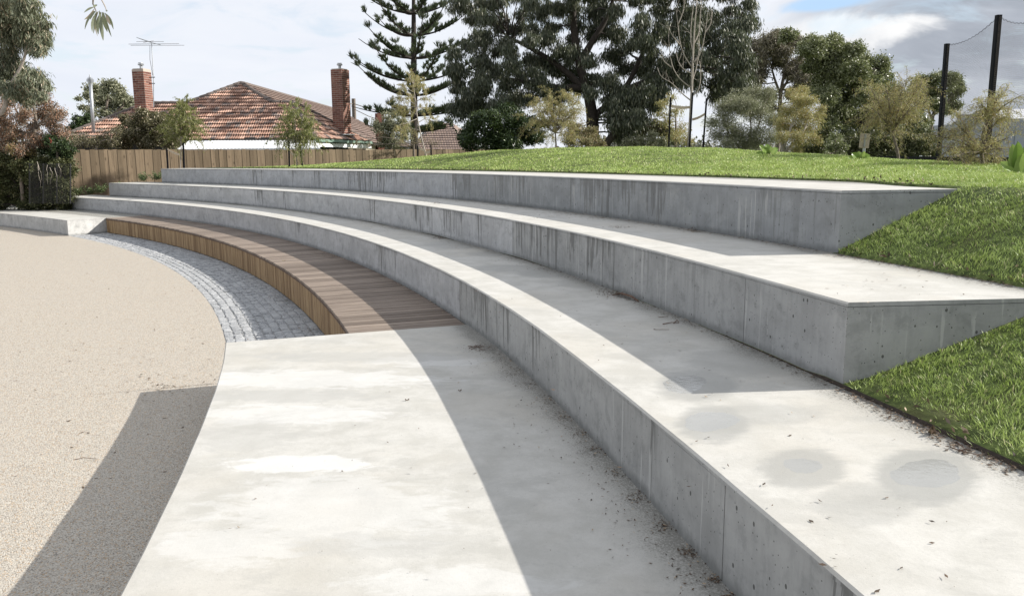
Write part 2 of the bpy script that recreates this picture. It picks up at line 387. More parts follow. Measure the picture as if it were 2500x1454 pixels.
M = {}
M['treadA'] = concrete_tread('platform_concrete', 1.0, (), WHITES, GREYS, 2.2)
M['treadB'] = concrete_tread('tread_concrete_damp', 1.02, DAMP, (), (), 1.06)
M['tread'] = concrete_tread('tread_concrete', 1.04, (), (), (), 1.12)
def runs_of(lst, z, r): return [tuple(sorted((polar(*hit(u, v, z))[0] * r, polar(*hit(u2, v2, z))[0] * r))) for u, v, u2, v2 in lst]
RB_ = runs_of([(728, 540, 740, 543), (915, 593, 968, 611), (1113, 682, 1190, 720), (1215, 733, 1245, 752), (1290, 788, 1310, 802), (1560, 1000, 1590, 1022), (2040, 1395, 2108, 1454)], Z2, RB)
RC_ = runs_of([(530, 457, 545, 457), (602, 462, 634, 463), (680, 466, 692, 467), (915, 484, 932, 486), (1003, 498, 1048, 504), (1070, 508, 1118, 516), (1148, 521, 1162, 523), (1248, 538, 1270, 542), (1284, 545, 1352, 558), (1376, 564, 1404, 570), (1422, 573, 1490, 588)], Z3, RC)
RD_ = runs_of([(500, 415, 545, 415), (603, 416, 616, 416), (642, 417, 668, 417), (725, 418, 733, 418), (742, 418, 762, 419), (772, 419, 800, 420), (808, 420, 842, 421), (860, 421, 872, 421), (1032, 423, 1060, 425), (1110, 427, 1180, 430), (1340, 433, 1600, 443)], Z4, RD)
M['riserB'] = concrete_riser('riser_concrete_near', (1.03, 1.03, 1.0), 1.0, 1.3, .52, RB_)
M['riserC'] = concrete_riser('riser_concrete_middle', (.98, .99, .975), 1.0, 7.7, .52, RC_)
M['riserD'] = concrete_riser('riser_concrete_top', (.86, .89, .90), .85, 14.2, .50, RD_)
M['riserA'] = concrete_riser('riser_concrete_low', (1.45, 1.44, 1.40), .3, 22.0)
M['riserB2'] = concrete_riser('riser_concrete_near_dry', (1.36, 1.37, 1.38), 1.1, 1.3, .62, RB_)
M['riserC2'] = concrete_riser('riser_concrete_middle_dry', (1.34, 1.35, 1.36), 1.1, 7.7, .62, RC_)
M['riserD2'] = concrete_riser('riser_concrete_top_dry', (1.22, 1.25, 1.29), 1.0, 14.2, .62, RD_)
M['agg'] = aggregate()
M['granite'] = granite('granite_cobble'); M['granite2'] = granite('granite_cobble_field', False)
M['deck'] = wood('deck_timber', (.125, .098, .078), (.265, .215, .175), (.085, .062, .048), 0)
M['slat'] = wood('slat_timber', (.20, .125, .062), (.38, .265, .145), (.11, .058, .027), 2)
M['trim'] = plain('dark_timber_edge', (.12, .07, .045), .7, 0, .4)
M['paling'] = wood('paling_timber', (.125, .095, .060), (.25, .190, .125), (.10, .072, .045), 2, True, 2.2, .6)
M['soil'] = plain('dark_soil', (.045, .034, .026), .95, 0, .5, 30)
M['bed'] = plain('bedding_mortar', (.30, .30, .295), .95, 0, .5, 40)
M['joint'] = plain('dark_joint_sealant', (.05, .045, .04), .8)
def mulch():
    m, t = mat('bark_mulch'); p = geopos(t); v = t.voro(t.vmul(p, (1, 1, 1)), 26); r = t.sep(v.outputs['Color'])[0]
    col = t.mix(r, (.07, .045, .03), (.30, .20, .13)); fin(t, col, .95, bump(t, v.outputs['Distance'], .03, 1.0)); return m
M['mulch'] = mulch()
def lawn():
    m, t = mat('lawn_ground'); p = geopos(t); n = t.noise(p, 14, 5, .7); n2 = t.noise(p, 1.3, 4, .6)
    col = t.mix(t.ramp(n, .35, .65), (.042, .060, .018), (.13, .165, .05)); col = t.mix(t.m('MULTIPLY', t.ramp(n2, .5, .7), .4), col, (.13, .105, .055))
    fin(t, col, .9, bump(t, n, .03, .8), .2); return m
M['lawn'] = lawn()
M['grass'] = leafmat('grass_blades', (.175, .265, .055), (.55, .67, .22), (.70, .64, .38), .33, .45, .05)
M['tile'] = None
def terracotta(name, objrnd):
    m, t = mat(name); p = objco(t) if not objrnd else geopos(t); r = oinfo(t) if objrnd else attr(t)
    n = t.noise(p, 1.1, 4, .65); n2 = t.noise(p, 11, 4, .7)
    col = t.mix(r, (.23, .130, .095), (.50, .325, .25)); rr = t.m('FRACT', t.m('MULTIPLY', r, 23.7)); col = t.mix(t.m('MULTIPLY', t.ramp(t.m('ADD', n, t.m('MULTIPLY', rr, .28)), .66, .80), .85), col, (.17, .15, .14))
    col = t.mix(t.m('MULTIPLY', t.ramp(n2, .55, .75), .5), col, (.20, .17, .14)); fin(t, col, .85, bump(t, n2, .01, .4), .2); return m
M['tile'] = terracotta('terracotta_tile', True); M['tile2'] = terracotta('terracotta_tile_field', False)
M['tilegrey'] = wood('grey_and_shaded_roof_tile', (.17, .13, .115), (.29, .21, .17), (.10, .085, .08), 1, False, 2)  # greyer tile; on the east slope its dark tone stands for shade
M['cap'] = plain('ridge_cap_lichen', (.16, .13, .115), .9, 0, .5, 9)
def brick():
    m, t = mat('red_brick'); r = oinfo(t); n = t.noise(objco(t), 30, 4, .7)
    col = t.mix(r, (.12, .050, .040), (.26, .125, .092)); col = t.mix(t.m('MULTIPLY', t.ramp(n, .5, .7), .4), col, (.12, .05, .04)); fin(t, col, .9, None, .2); return m
M['brick'] = brick()
M['mortar'] = plain('brick_mortar', (.40, .35, .30), .95)
M['white'] = plain('white_painted_sheet', (.78, .79, .80), .5, 0, .06)
M['cream'] = plain('cream_weatherboard', (.42, .38, .31), .8, 0, .2)
M['green'] = plain('green_gutter_paint', (.17, .25, .20), .5)
M['dark'] = plain('dark_parts_and_eave_shade', (.035, .035, .035), .8)  # dark parts; also the colour that stands in for shade below the eaves
M['black'] = plain('black_powder_coat', (.006, .007, .010), .6, 0, 0, 8, .2)
M['galv'] = plain('galvanised_steel', (.42, .44, .46), .45, .7, .2)
M['wire'] = plain('dark_wire', (.022, .022, .022), .7)
M['grey_wall'] = plain('grey_steel_cladding', (.33, .35, .40), .6, 0, .1)
M['grey_roof'] = plain('zinc_roof_sheet', (.55, .56, .58), .5, .1, .1)
M['glass'] = plain('dark_window_glass', (.02, .025, .03), .08, 0)
M['signback'] = plain('tan_sign_back', (.46, .39, .32), .7, 0, .15)
M['bark'] = plain('dark_tree_bark', (.045, .036, .030), .9, 0, .5, 12)
M['barkgrey'] = plain('grey_tree_bark', (.20, .165, .135), .85, 0, .45, 14)
M['barkpale'] = plain('pale_tree_bark', (.36, .32, .275), .8, 0, .35, 14)
M['tie'] = plain('hessian_tree_tie', (.50, .42, .32), .9)
M['gum'] = leafmat('dark_gum_leaves', (.036, .046, .030), (.125, .138, .092), (.32, .31, .23), .14, .42, .08)
M['gumgreen'] = leafmat('green_gum_leaves', (.095, .115, .055), (.26, .275, .14), (.50, .50, .36), .24, .40, .10)
M['gumbrown'] = leafmat('brown_gum_leaves', (.11, .102, .075), (.25, .215, .155), (.36, .31, .22), .15, .5, .1)
M['gumleft'] = leafmat('grey_green_gum_leaves', (.09, .108, .068), (.25, .265, .18), (.42, .35, .25), .2, .45, .10)
M['norfolk'] = leafmat('norfolk_pine_needles', (.055, .082, .045), (.16, .19, .105), None, .10, .55)
M['norfolktip'] = leafmat('norfolk_pine_young_needles', (.10, .125, .085), (.19, .215, .15), None, .15, .55)
M['wattle'] = leafmat('olive_feathery_leaves', (.27, .25, .11), (.50, .45, .22), (.44, .31, .13), .38, .55, .18)
M['wattlegreen'] = leafmat('green_feathery_leaves', (.13, .155, .045), (.28, .29, .10), (.40, .36, .18), .35, .55, .12)
M['rust'] = leafmat('rusty_brown_leaves', (.20, .125, .085), (.42, .25, .17), (.22, .20, .17), .25, .65, .3)
M['hedge'] = leafmat('dark_hedge_leaves', (.030, .036, .014), (.105, .115, .045), (.16, .15, .07), .12, .55, .08)
M['bush'] = leafmat('dark_green_bush_leaves', (.018, .032, .014), (.060, .090, .034), (.17, .22, .11), .12, .38, .07)
M['scrub'] = leafmat('mottled_scrub_leaves', (.075, .070, .035), (.17, .155, .085), (.42, .37, .27), .2, .55, .14)
M['silver'] = leafmat('silver_green_leaves', (.17, .18, .12), (.35, .345, .235), None, .25, .55)
M['tan'] = leafmat('tan_dry_leaves', (.20, .16, .09), (.38, .31, .18), (.14, .15, .08), .3, .6, .2)
M['yellow'] = leafmat('yellow_leaves', (.24, .19, .08), (.42, .34, .17), None, .35, .6)
M['red'] = leafmat('red_petals', (.22, .03, .03), (.34, .06, .05), None, .3, .5)
M['agave'] = leafmat('bright_strap_leaves', (.20, .32, .07), (.42, .54, .19), None, .35, .35)
M['cover'] = leafmat('groundcover_leaves', (.09, .14, .055), (.20, .25, .11), None, .25, .5)
M['litter'] = leafmat('dry_leaf_litter', (.040, .028, .020), (.13, .085, .055), (.34, .26, .18), .05, .7, .12)
M['chip'] = plain('split_bark_strip', (.15, .085, .055), .8, 0, .5, 30)
M['far'] = leafmat('far_tree_leaves', (.09, .095, .075), (.17, .165, .13), None, .15, .7)

# ------------------------------------------------------------------ terrain
def build_terrain():
    ths = np.concatenate([np.linspace(-1.2, .15, 24), np.linspace(.155, 1.1, 200), np.linspace(1.13, 2.6, 26)])
    e = .012
    rs = np.array([39.3, 41.9, RC - .012, RC, *np.linspace(RC, RD, 9)[1:-1], RD - e, RD, *np.linspace(RD, RE, 10)[1:-1], RE - e, RE, *np.linspace(RE, RE + 16, 46)[1:], 66, 74, 90, 130, 220, 500])
    V = []
    for th in ths:
        for r in rs:
            r_ = r if r > RE + 3 or r <= RD else (RD + (r - RD) * (REf(th) - RD) / (RE - RD) if r <= RE else REf(th) + (r - RE) * (RE + 3 - REf(th)) / 3)
            x, y = P(r_, th); z = gz(x, y)
            if r in (RC, ): z = max(z, Z2 + .022) if th < .22 else z
            if r == RD and th < .2583: z = Z3 + .022
            if r == RE and th < .9: z = Z4 + .02
            if r > RE and r < RE + 3 and th < .9: z = max(z, Z4 + .02)
            if RD < r < RE and th < .262: z += .02
            if RD - .2 < r < RE - .001 and .262 < th < .93: z = min(z, Z3 - .05)
            if RC + .05 < r <= RD - .2 and .22 < th < .95: z = min(z, Z2 + .1)
            V.append((x, y, z))
    n, k = len(ths), len(rs)
    q = np.array([[i * k + j, i * k + j + 1, (i + 1) * k + j + 1, (i + 1) * k + j] for i in range(n - 1) for j in range(k - 1)])
    V = np.array(V); cen_r = np.tile(rs[:-1], n - 1); cen_t = np.repeat(ths[:-1], k - 1)
    mi = np.where((cen_t > .905) & (cen_r < 50), 1, 0); mi[np.isclose(cen_r, RC - .012)] = 2
    o = part('ground', V, q, [M['lawn'], M['mulch'], M['soil']], smooth=True, midx=mi); o['kind'] = 'structure'
build_terrain()
def build_plaza():
    ths = np.concatenate([np.linspace(-3.1, -.6, 20), np.linspace(-.55, 1.6, 150), np.linspace(1.65, 3.1, 16)])
    V = [(CC[0], CC[1], 0)]
    for th in ths: V.append((*P(RA + .004, th), 0))
    t = [[0, i + 1, i + 2] for i in range(len(ths) - 1)]
    o = part('plaza', V, np.array(t), M['agg']); o['kind'] = 'structure'
    a, b = hit(522, 936, 0), hit(230, 963, 0); d = (b - a) / np.linalg.norm(b - a); nrm = np.array([-d[1], d[0]]) * .004
    o = part('expansion_joint', [(*(a + nrm), .0025), (*(b + nrm * .3), .0025), (*(b - nrm * .3), .0025), (*(a - nrm), .0025)], np.array([[0, 1, 2, 3]]), M['joint']); o['kind'] = 'structure'
build_plaza()

# ------------------------------------------------------------------ concrete tiers
def arc_block(tf, tb, r0, r1, z0, z1, prof, mats, name, parent, u0=0.0, zref=None, endcaps=True):
    """tf/tb: front and back angles of the columns; prof: list of (fr, z, zone) front profile from bottom to top"""
    n = len(tf); V = []; UV = []; fr = prof
    k = len(fr) + 2
    for i in range(n):
        for (dr, z) in fr:
            jt = .0016 * math.sin(tf[i] * r0 * 2.3 + z) + .0012 * math.sin(tf[i] * r0 * 7.1) if z1 - z0 < .05 else 0; x, y = P(r0 + dr + jt, tf[i]); V.append((x, y, z)); UV.append((tf[i] * r0, z - (zref if zref is not None else z0)) if dr == 0 or z < z1 - 1e-6 else (tf[i] * r0, dr))
        x, y = P(r1, tb[i]); V.append((x, y, z1)); UV.append((tf[i] * r0, r1 - r0)); V.append((x, y, z0)); UV.append((tf[i] * r0, 0))
    m = len(fr)
    q, mi = [], []
    for i in range(n - 1):
        a, b = i * k, (i + 1) * k
        for j in range(k):
            j2 = (j + 1) % k
            q.append([a + j, a + j2, b + j2, b + j]); mi.append(1 if j >= m - 2 and j <= m - 1 and len(mats) > 1 else 0)
    V, UV = V, UV
    t, tm = [], []
    if endcaps:
        for i, flip in ((0, 1), (n - 1, 0)):
            base = len(V); L = []
            p0 = np.array(P(r0, tf[i]))
            for j in range(k):
                x, y, z = V[i * k + j]; V.append((x, y, z)); L.append(base + j)
                UV.append((tf[i] * r0 + 500 + np.linalg.norm(np.array([x, y]) - p0), z - (zref if zref is not None else z0)))
            for j in range(1, k - 1): t.append([L[0], L[j], L[j + 1]] if flip else [L[0], L[j + 1], L[j]]); tm.append(0)
    faces = [np.array(q)] + ([np.array(t)] if t else [])
    return part(name, V, faces, mats, parent, uv=np.array(UV), midx=mi + tm)

def tier(label, r0, r1, th_a, ang_a, th_b, ang_b, zb, zt, joints, riser, tread, cat='concrete seating tier', name='seating_tier', depth=.25, dry=None):
    p0 = P(r0, th_a); R1 = r1 + depth
    tb_a = line_hit(p0, ang_a, R1) if ang_a is not None else th_a
    tb_b = line_hit(P(r0, th_b), ang_b, R1) if ang_b is not None else th_b
    root = thing(name, label, cat, (*p0, zb))
    f = lambda s: (th_a + (th_b - th_a) * s, tb_a + (tb_b - tb_a) * s)
    lip = .024
    cuts = sorted(set([0.0, 1.0] + [(j - th_a) / (th_b - th_a) for j in joints if th_a < j < th_b]))
    g = .0035 / r0 / (th_b - th_a)
    for a, b in zip(cuts[:-1], cuts[1:]):
        a2, b2 = a + (g if a > 0 else 0), b - (g if b < 1 else 0)
        n = max(2, int((b - a) * (th_b - th_a) / .006) + 2); ss = np.linspace(a2, b2, n)
        tf = [f(s)[0] for s in ss]; tb = [f(s)[1] for s in ss]
        arc_block(tf, tb, r0 + .003, R1, zb - .12, zt - lip - .003, [(0, zb - .12), (0, zt - lip - .003)], [dry[1] if dry and f((a + b) / 2)[0] > dry[0] else riser], 'riser_panel', root, zref=zb)
    n = max(2, int((th_b - th_a) / .006)); ss = np.linspace(0, 1, n); tf = [f(s)[0] for s in ss]; tb = [f(s)[1] for s in ss]
    arc_block(tf, tb, r0, R1 + .004, zt - lip, zt, [(0, zt - lip), (0, zt - .010), (.010, zt)], [riser, tread], 'tread', root, zref=zb)
    return root
def th_of(u, v, z): return polar(*hit(u, v, z))[0]
jB = [th_of(1755, 1170, Z2), th_of(1209, 700, Z2), th_of(1112, 681, Z2), th_of(640, 528, Z2), th_of(540, 506, Z2), .80, .88, .30, .135, .10, .02]
jC = [th_of(1232, 537, Z3), th_of(1460, 582, Z3), th_of(813, 480, Z3), th_of(753, 472, Z3), th_of(1858, 668, Z3), .80, .87]
jD = [th_of(1030, 424, Z4), .50, .36, .72, .84]
jB = [j for j in jB if abs(j - th_of(1209, 700, Z2)) > 1e-4]
nearA = tier('big pale concrete platform in the foreground, level with the timber bench', RA, RB, -.28, None, .3163, .3319, 0, Z1, [], M['riserA'], M['treadA'], 'concrete platform', 'concrete_platform', .2)
farA = tier('low concrete platform at the far left end of the timber bench', RA, RB, .8129, .9747, 1.5, None, 0, Z1, [.90, 1.0], M['riserA'], M['tread'], 'concrete platform', 'concrete_platform', .2)
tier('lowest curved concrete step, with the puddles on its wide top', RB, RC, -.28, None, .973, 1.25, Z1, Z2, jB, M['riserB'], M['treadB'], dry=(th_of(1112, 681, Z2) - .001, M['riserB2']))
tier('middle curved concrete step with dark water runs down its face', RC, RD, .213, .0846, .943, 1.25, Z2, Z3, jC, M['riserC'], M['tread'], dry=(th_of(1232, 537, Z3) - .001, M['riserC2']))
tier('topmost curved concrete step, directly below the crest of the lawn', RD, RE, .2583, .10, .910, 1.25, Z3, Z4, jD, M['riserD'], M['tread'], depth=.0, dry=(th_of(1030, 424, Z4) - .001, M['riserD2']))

# ------------------------------------------------------------------ timber bench
bench = thing('timber_bench', 'curved slatted timber bench set between the two low concrete platforms', 'bench', (*P(RW, .5), 0))
TA, TB_ = .3163, .8129
tbA = line_hit(P(RA, TA), .3319, RB); tbB = line_hit(P(RA, TB_), .9747, RB)
twA = line_hit(P(RA, TA), .3319, RW); twB = line_hit(P(RA, TB_), .9747, RW)
NB = 150
for i in range(NB):
    s0, s1 = (i + .08) / NB, (i + .92) / NB
    j = random.uniform(-.0015, .0015); zt = Z1 - .002 + j; th_ = .03
    pts = [P(RW - .018 + random.uniform(-.002, .002), twA + (twB - twA) * s) for s in (s0, s1)] + [P(RB - .012, tbA + (tbB - tbA) * s) for s in (s1, s0)]
    c = sum(pts) / 4; d = (pts[3] + pts[2] - pts[0] - pts[1]); a = math.atan2(d[1], d[0])
    R = np.array([[math.cos(a), math.sin(a)], [-math.sin(a), math.cos(a)]])
    L = [R @ (p - c) for p in pts]; ch = .003; cc = sum(L) / 4
    V = [(*p, -th_) for p in L] + [(*p, -ch) for p in L] + [(*(p - np.sign(p - cc) * ch), 0) for p in L]
    F_ = [[4 * k + q, 4 * k + (q + 1) % 4, 4 * k + 4 + (q + 1) % 4, 4 * k + 4 + q] for k in (0, 1) for q in range(4)] + [[8, 9, 10, 11], [3, 2, 1, 0]]
    me = fast_mesh('deck_board', V, np.array(F_), mats=[M['deck']])
    o = obj('deck_board', me, bench, (c[0], c[1], zt)); o.rotation_euler.z = a
NS = 285; sw = RW * (twB - twA) / NS
me_s = []
for k in range(3):
    mb = MB(); wv = sw * .82; z0 = .0; hgt = .385
    c_ = .003; v = []
    for z in (0, hgt):
        v += [(-.02, -wv / 2, z), (-.02, wv / 2, z), (.0 , wv / 2, z), (.0, -wv / 2, z), (-.0035, 0, z)]
    v = [(0, -wv / 2, 0), (0, wv / 2, 0), (-.016, wv / 2, 0), (-.019, wv / 2 - .004, 0), (-.019, -wv / 2 + .004, 0), (-.016, -wv / 2, 0)]
    v = v + [(a, b, hgt) for a, b, c in v]
    F_ = [[q, (q + 1) % 6, 6 + (q + 1) % 6, 6 + q] for q in range(6)]
    me_s.append(fast_mesh('front_slat', v, [np.array(F_), np.array([[6, 7, 8, 9], [6, 9, 10, 11]])], mats=[M['slat']]))
for i in range(NS):
    th = twA + (twB - twA) * (i + .5) / NS; x, y = P(RW + .006 + random.uniform(-.002, .002), th)
    o = obj('front_slat', me_s[i % 3], bench, (x, y, .012)); o.rotation_euler.z = th
def ring(name, ra, rb, z0, z1, t0, t1, m, parent, n=160):
    V = []
    for i in range(n):
        th = t0 + (t1 - t0) * i / (n - 1)
        for r, z in ((ra, z0), (rb, z0), (rb, z1), (ra, z1)): V.append((*P(r, th), z))
    q = [[4 * i + j, 4 * i + (j + 1) % 4, 4 * i + 4 + (j + 1) % 4, 4 * i + 4 + j] for i in range(n - 1) for j in range(4)]
    return part(name, V, np.array(q), m, parent)
ring('edge_trim', RW - .022, RW + .03, Z1 - .055, Z1 - .036, twA, twB, M['trim'], bench)
ring('backing_board', RW + .012, RW + .03, .0, Z1 - .056, twA, twB, M['trim'], bench)
ring('joist', RW + .05, RB - .05, Z1 - .14, Z1 - .036, twA + .003, tbB - .03, M['trim'], bench)

# ------------------------------------------------------------------ granite sett strip
strip = ring('cobble_strip', RA + .002, RW + .05, -.05, -.012, .3163, .83, M['bed'], None, 200); strip['kind'] = 'structure'
ORG[strip] = np.zeros(3)
def sett_verts(w_, l_, h_, r):
    a, b = w_ / 2, l_ / 2; j = lambda s: r.uniform(-s, s)
    bot = [(-a, -b, -.05), (a, -b, -.05), (a, b, -.05), (-a, b, -.05)]
    mid = [(x + j(.007), y + j(.007), -.009 + j(.003)) for x, y, z in bot]
    top = [(x * .80 + j(.009), y * .80 + j(.009), h_ + j(.005)) for x, y, z in bot]
    return bot + mid + top + [(j(.01), j(.01), h_ + .003 + j(.003))]
SF = [[4 * k + q, 4 * k + (q + 1) % 4, 4 * k + 4 + (q + 1) % 4, 4 * k + 4 + q] for k in (0, 1) for q in range(4)]
ST = [[8, 9, 12], [9, 10, 12], [10, 11, 12], [11, 8, 12]]
NR = 10; pitch = (RW - RA) / NR; setts = []
for r_i in range(NR):
    rr = RA + pitch * (r_i + .5); t0 = line_hit(P(RA, TA), .3319, rr); t1 = line_hit(P(RA, TB_), .9747, rr)
    th = t0 + random.uniform(.001, .002)
    while th < t1:
        l = random.uniform(.085, .15) / rr; setts.append((rr + random.uniform(-.007, .007), th + l / 2, l * rr)); th += l
setts.sort(key=lambda s: np.linalg.norm(P(s[0], s[1])))
variants = []
rr_ = random.Random(3)
for k in range(8):
    variants.append(fast_mesh('cobblestone', sett_verts(pitch - .011, 1.0, .0, rr_), [np.array(SF), np.array(ST)], mats=[M['granite']]))
big = MB()
for i, (r, th, l) in enumerate(setts):
    x, y = P(r, th); z = random.uniform(-.006, .005)
    if i < 300:
        o = obj('cobblestone', variants[i % 8], strip, (x, y, z)); o.rotation_euler = (random.uniform(-.05, .05), random.uniform(-.05, .05), th + random.uniform(-.05, .05)); o.scale.y = l - .011
    else:
        v = np.array(sett_verts(pitch - .011, l - .011, 0, random)); c, s = math.cos(th), math.sin(th)
        v = np.stack([v[:, 0] * c - v[:, 1] * s + x, v[:, 0] * s + v[:, 1] * c + y, v[:, 2] + z], 1); big.add(v, SF, ST)
rn = RNG.random(len(setts) - 300); ng = len(rn)
V = np.vstack(big.v); o = part('cobblestone_field', V, [np.vstack(big.q), np.vstack(big.t)], M['granite2'], strip, rnd=np.concatenate([np.repeat(rn, 8), np.repeat(rn, 4)])); o['kind'] = 'stuff'

# ------------------------------------------------------------------ grass
def inside_tiers(x, y, th, r):
    if r < RC: return True
    def beyond(p0, ang):                                                  # on the concrete side of an end line
        d = np.array([math.cos(ang), math.sin(ang)]); return d[0] * (y - p0[1]) - d[1] * (x - p0[0]) > -.012
    if r < RD and th < 1.0 and beyond(PC, .0846): return True
    if RD <= r < REf(th) + .03 and th < .92 and beyond(PD, .10): return True
    return False
PC, PD = P(RC, .213), P(RD, .2583)
def grass():
    X_, Y_ = [], []
    for d0, d1, dn in ((1.8, 3.5, 12000), (3.5, 5.5, 10000), (5.5, 8, 7500), (8, 11, 4300), (11, 15, 2100), (15, 21, 950), (21, 33, 420)):
        a0, a1 = (-.15, .98) if d0 < 11 else (-.42, .85)
        n = int(.5 * (d1 * d1 - d0 * d0) * (a1 - a0) * dn); dd = np.sqrt(RNG.uniform(d0 * d0, d1 * d1, n)); az = RNG.uniform(a0, a1, n); X_.append(dd * np.sin(az)); Y_.append(dd * np.cos(az))
    x, y = np.concatenate(X_), np.concatenate(Y_); D = np.hypot(x, y); th = np.arctan2(y - CC[1], x - CC[0]); ta = np.linspace(-.1, 1.0, 400)
    r = np.hypot(x - CC[0], y - CC[1]) - np.interp(th, ta, [off(a) for a in ta])
    keep = (r > RC) & (r < RE + 14) & (th < .86) & (th > .0) & ((r > RE - .5) | (th < .27)); x, y, th, r, D = x[keep], y[keep], th[keep], r[keep], D[keep]
    patch = np.sin(x * 3.1 + 1.7 * np.sin(y * 2.3)) * np.sin(y * 2.7 + 1.1 * np.sin(x * 1.9))
    worn = (np.sin(x * 1.7 + 3 * np.sin(y * .9)) * np.sin(y * 2.1 + 2 * np.sin(x * 1.3)) + .35 * np.sin(x * 9 + y * 7) > .78); k0 = ~(worn & (RNG.random(len(x)) < .62)); x, y, th, r, D, patch = x[k0], y[k0], th[k0], r[k0], D[k0], patch[k0]
    pts = []; keepi = []
    for i in range(len(x)):
        if inside_tiers(x[i], y[i], th[i], r[i]): continue
        pts.append(gz(x[i], y[i])); keepi.append(i)
    k = np.array(keepi); x, y, D, patch, r = x[k], y[k], D[k], patch[k], r[k]; z = np.array(pts) - .006 + .02 * (r > RD)
    n = len(x); cl = .5 + .5 * np.sin(x * 31 + 2.2 * np.sin(y * 17)) * np.sin(y * 27 + 2.0 * np.sin(x * 21)); h = RNG.uniform(.012, .036, n) * np.interp(D, [3, 8, 20], [1.05, 1.0, .85]) * (1 + .25 * patch) * (.6 + .8 * cl); wd = np.interp(D, [3, 8, 14, 30], [.0034, .0060, .012, .022]) * RNG.uniform(.7, 1.3, n)
    a = RNG.uniform(0, 2 * math.pi, n); lean = RNG.uniform(.2, 1.1, n) * h; b = 3 * np.sin(x * 5 + y * 3) + 2 * np.sin(y * 9) + RNG.normal(size=n) * 1.3
    base = np.stack([x, y, z], 1); side = np.stack([np.cos(a), np.sin(a), 0 * a], 1) * wd[:, None] / 2
    ld = np.stack([np.cos(b), np.sin(b), 0 * b], 1)
    mid = base + ld * (lean * .35)[:, None] + np.array([0, 0, 1]) * (h * .6)[:, None]; tip = base + ld * lean[:, None] + np.array([0, 0, 1]) * h[:, None]
    V = np.stack([base - side, base + side, mid + side * .8, mid - side * .8, tip], 1).reshape(-1, 3)
    i0 = np.arange(n)[:, None] * 5
    q = i0 + np.array([[0, 1, 2, 3]]); t = i0 + np.array([[3, 2, 4]])
    dry = (np.sin(x * 1.7 + 3 * np.sin(y * .9)) * np.sin(y * 2.1 + 2 * np.sin(x * 1.3)) > .72); rv = np.clip(RNG.random(n) * .62 + .18 * patch + .12 + .15 * cl, 0, .999)
    o = part('lawn_grass', V, [q, t], M['grass'], rnd=np.concatenate([rv, rv])); tag(o, 'short green lawn grass covering the mound and the bank beside the steps', 'grass', kind='stuff')
    print('blades', n)
grass()

# ------------------------------------------------------------------ foliage helpers
def leaf_geo(c, L, W, droop=.6, spread=None):
    """rhombic leaves at points c; droop 0..1 makes them hang"""
    n = len(c); d = RNG.normal(size=(n, 3)); d /= np.linalg.norm(d, axis=1)[:, None]
    d = d * (1 - droop) + np.array([0, 0, -1]) * droop; d += RNG.normal(size=(n, 3)) * .12; d /= np.linalg.norm(d, axis=1)[:, None]
    s = np.cross(d, RNG.normal(size=(n, 3))); s /= np.linalg.norm(s, axis=1)[:, None] + 1e-9
    L = L * RNG.uniform(.6, 1.3, n)[:, None]; W = W * RNG.uniform(.7, 1.3, n)[:, None]
    V = np.stack([c, c + d * L * .45 + s * W / 2, c + d * L, c + d * L * .45 - s * W / 2], 1).reshape(-1, 3)
    return V, np.arange(n * 4).reshape(n, 4)
def curve_pts(a, b, n=6, sag=.0, wob=.05):
    a, b = np.array(a, float), np.array(b, float); L = np.linalg.norm(b - a); t = np.linspace(0, 1, n)[:, None]
    p = a + (b - a) * t; w1 = RNG.normal(size=3) * wob * L; p += w1 * np.sin(t * math.pi) + np.array([0, 0, 1]) * sag * L * np.sin(t * math.pi)
    p[1:-1] += RNG.normal(size=(n - 2, 3)) * wob * L * .25
    return p
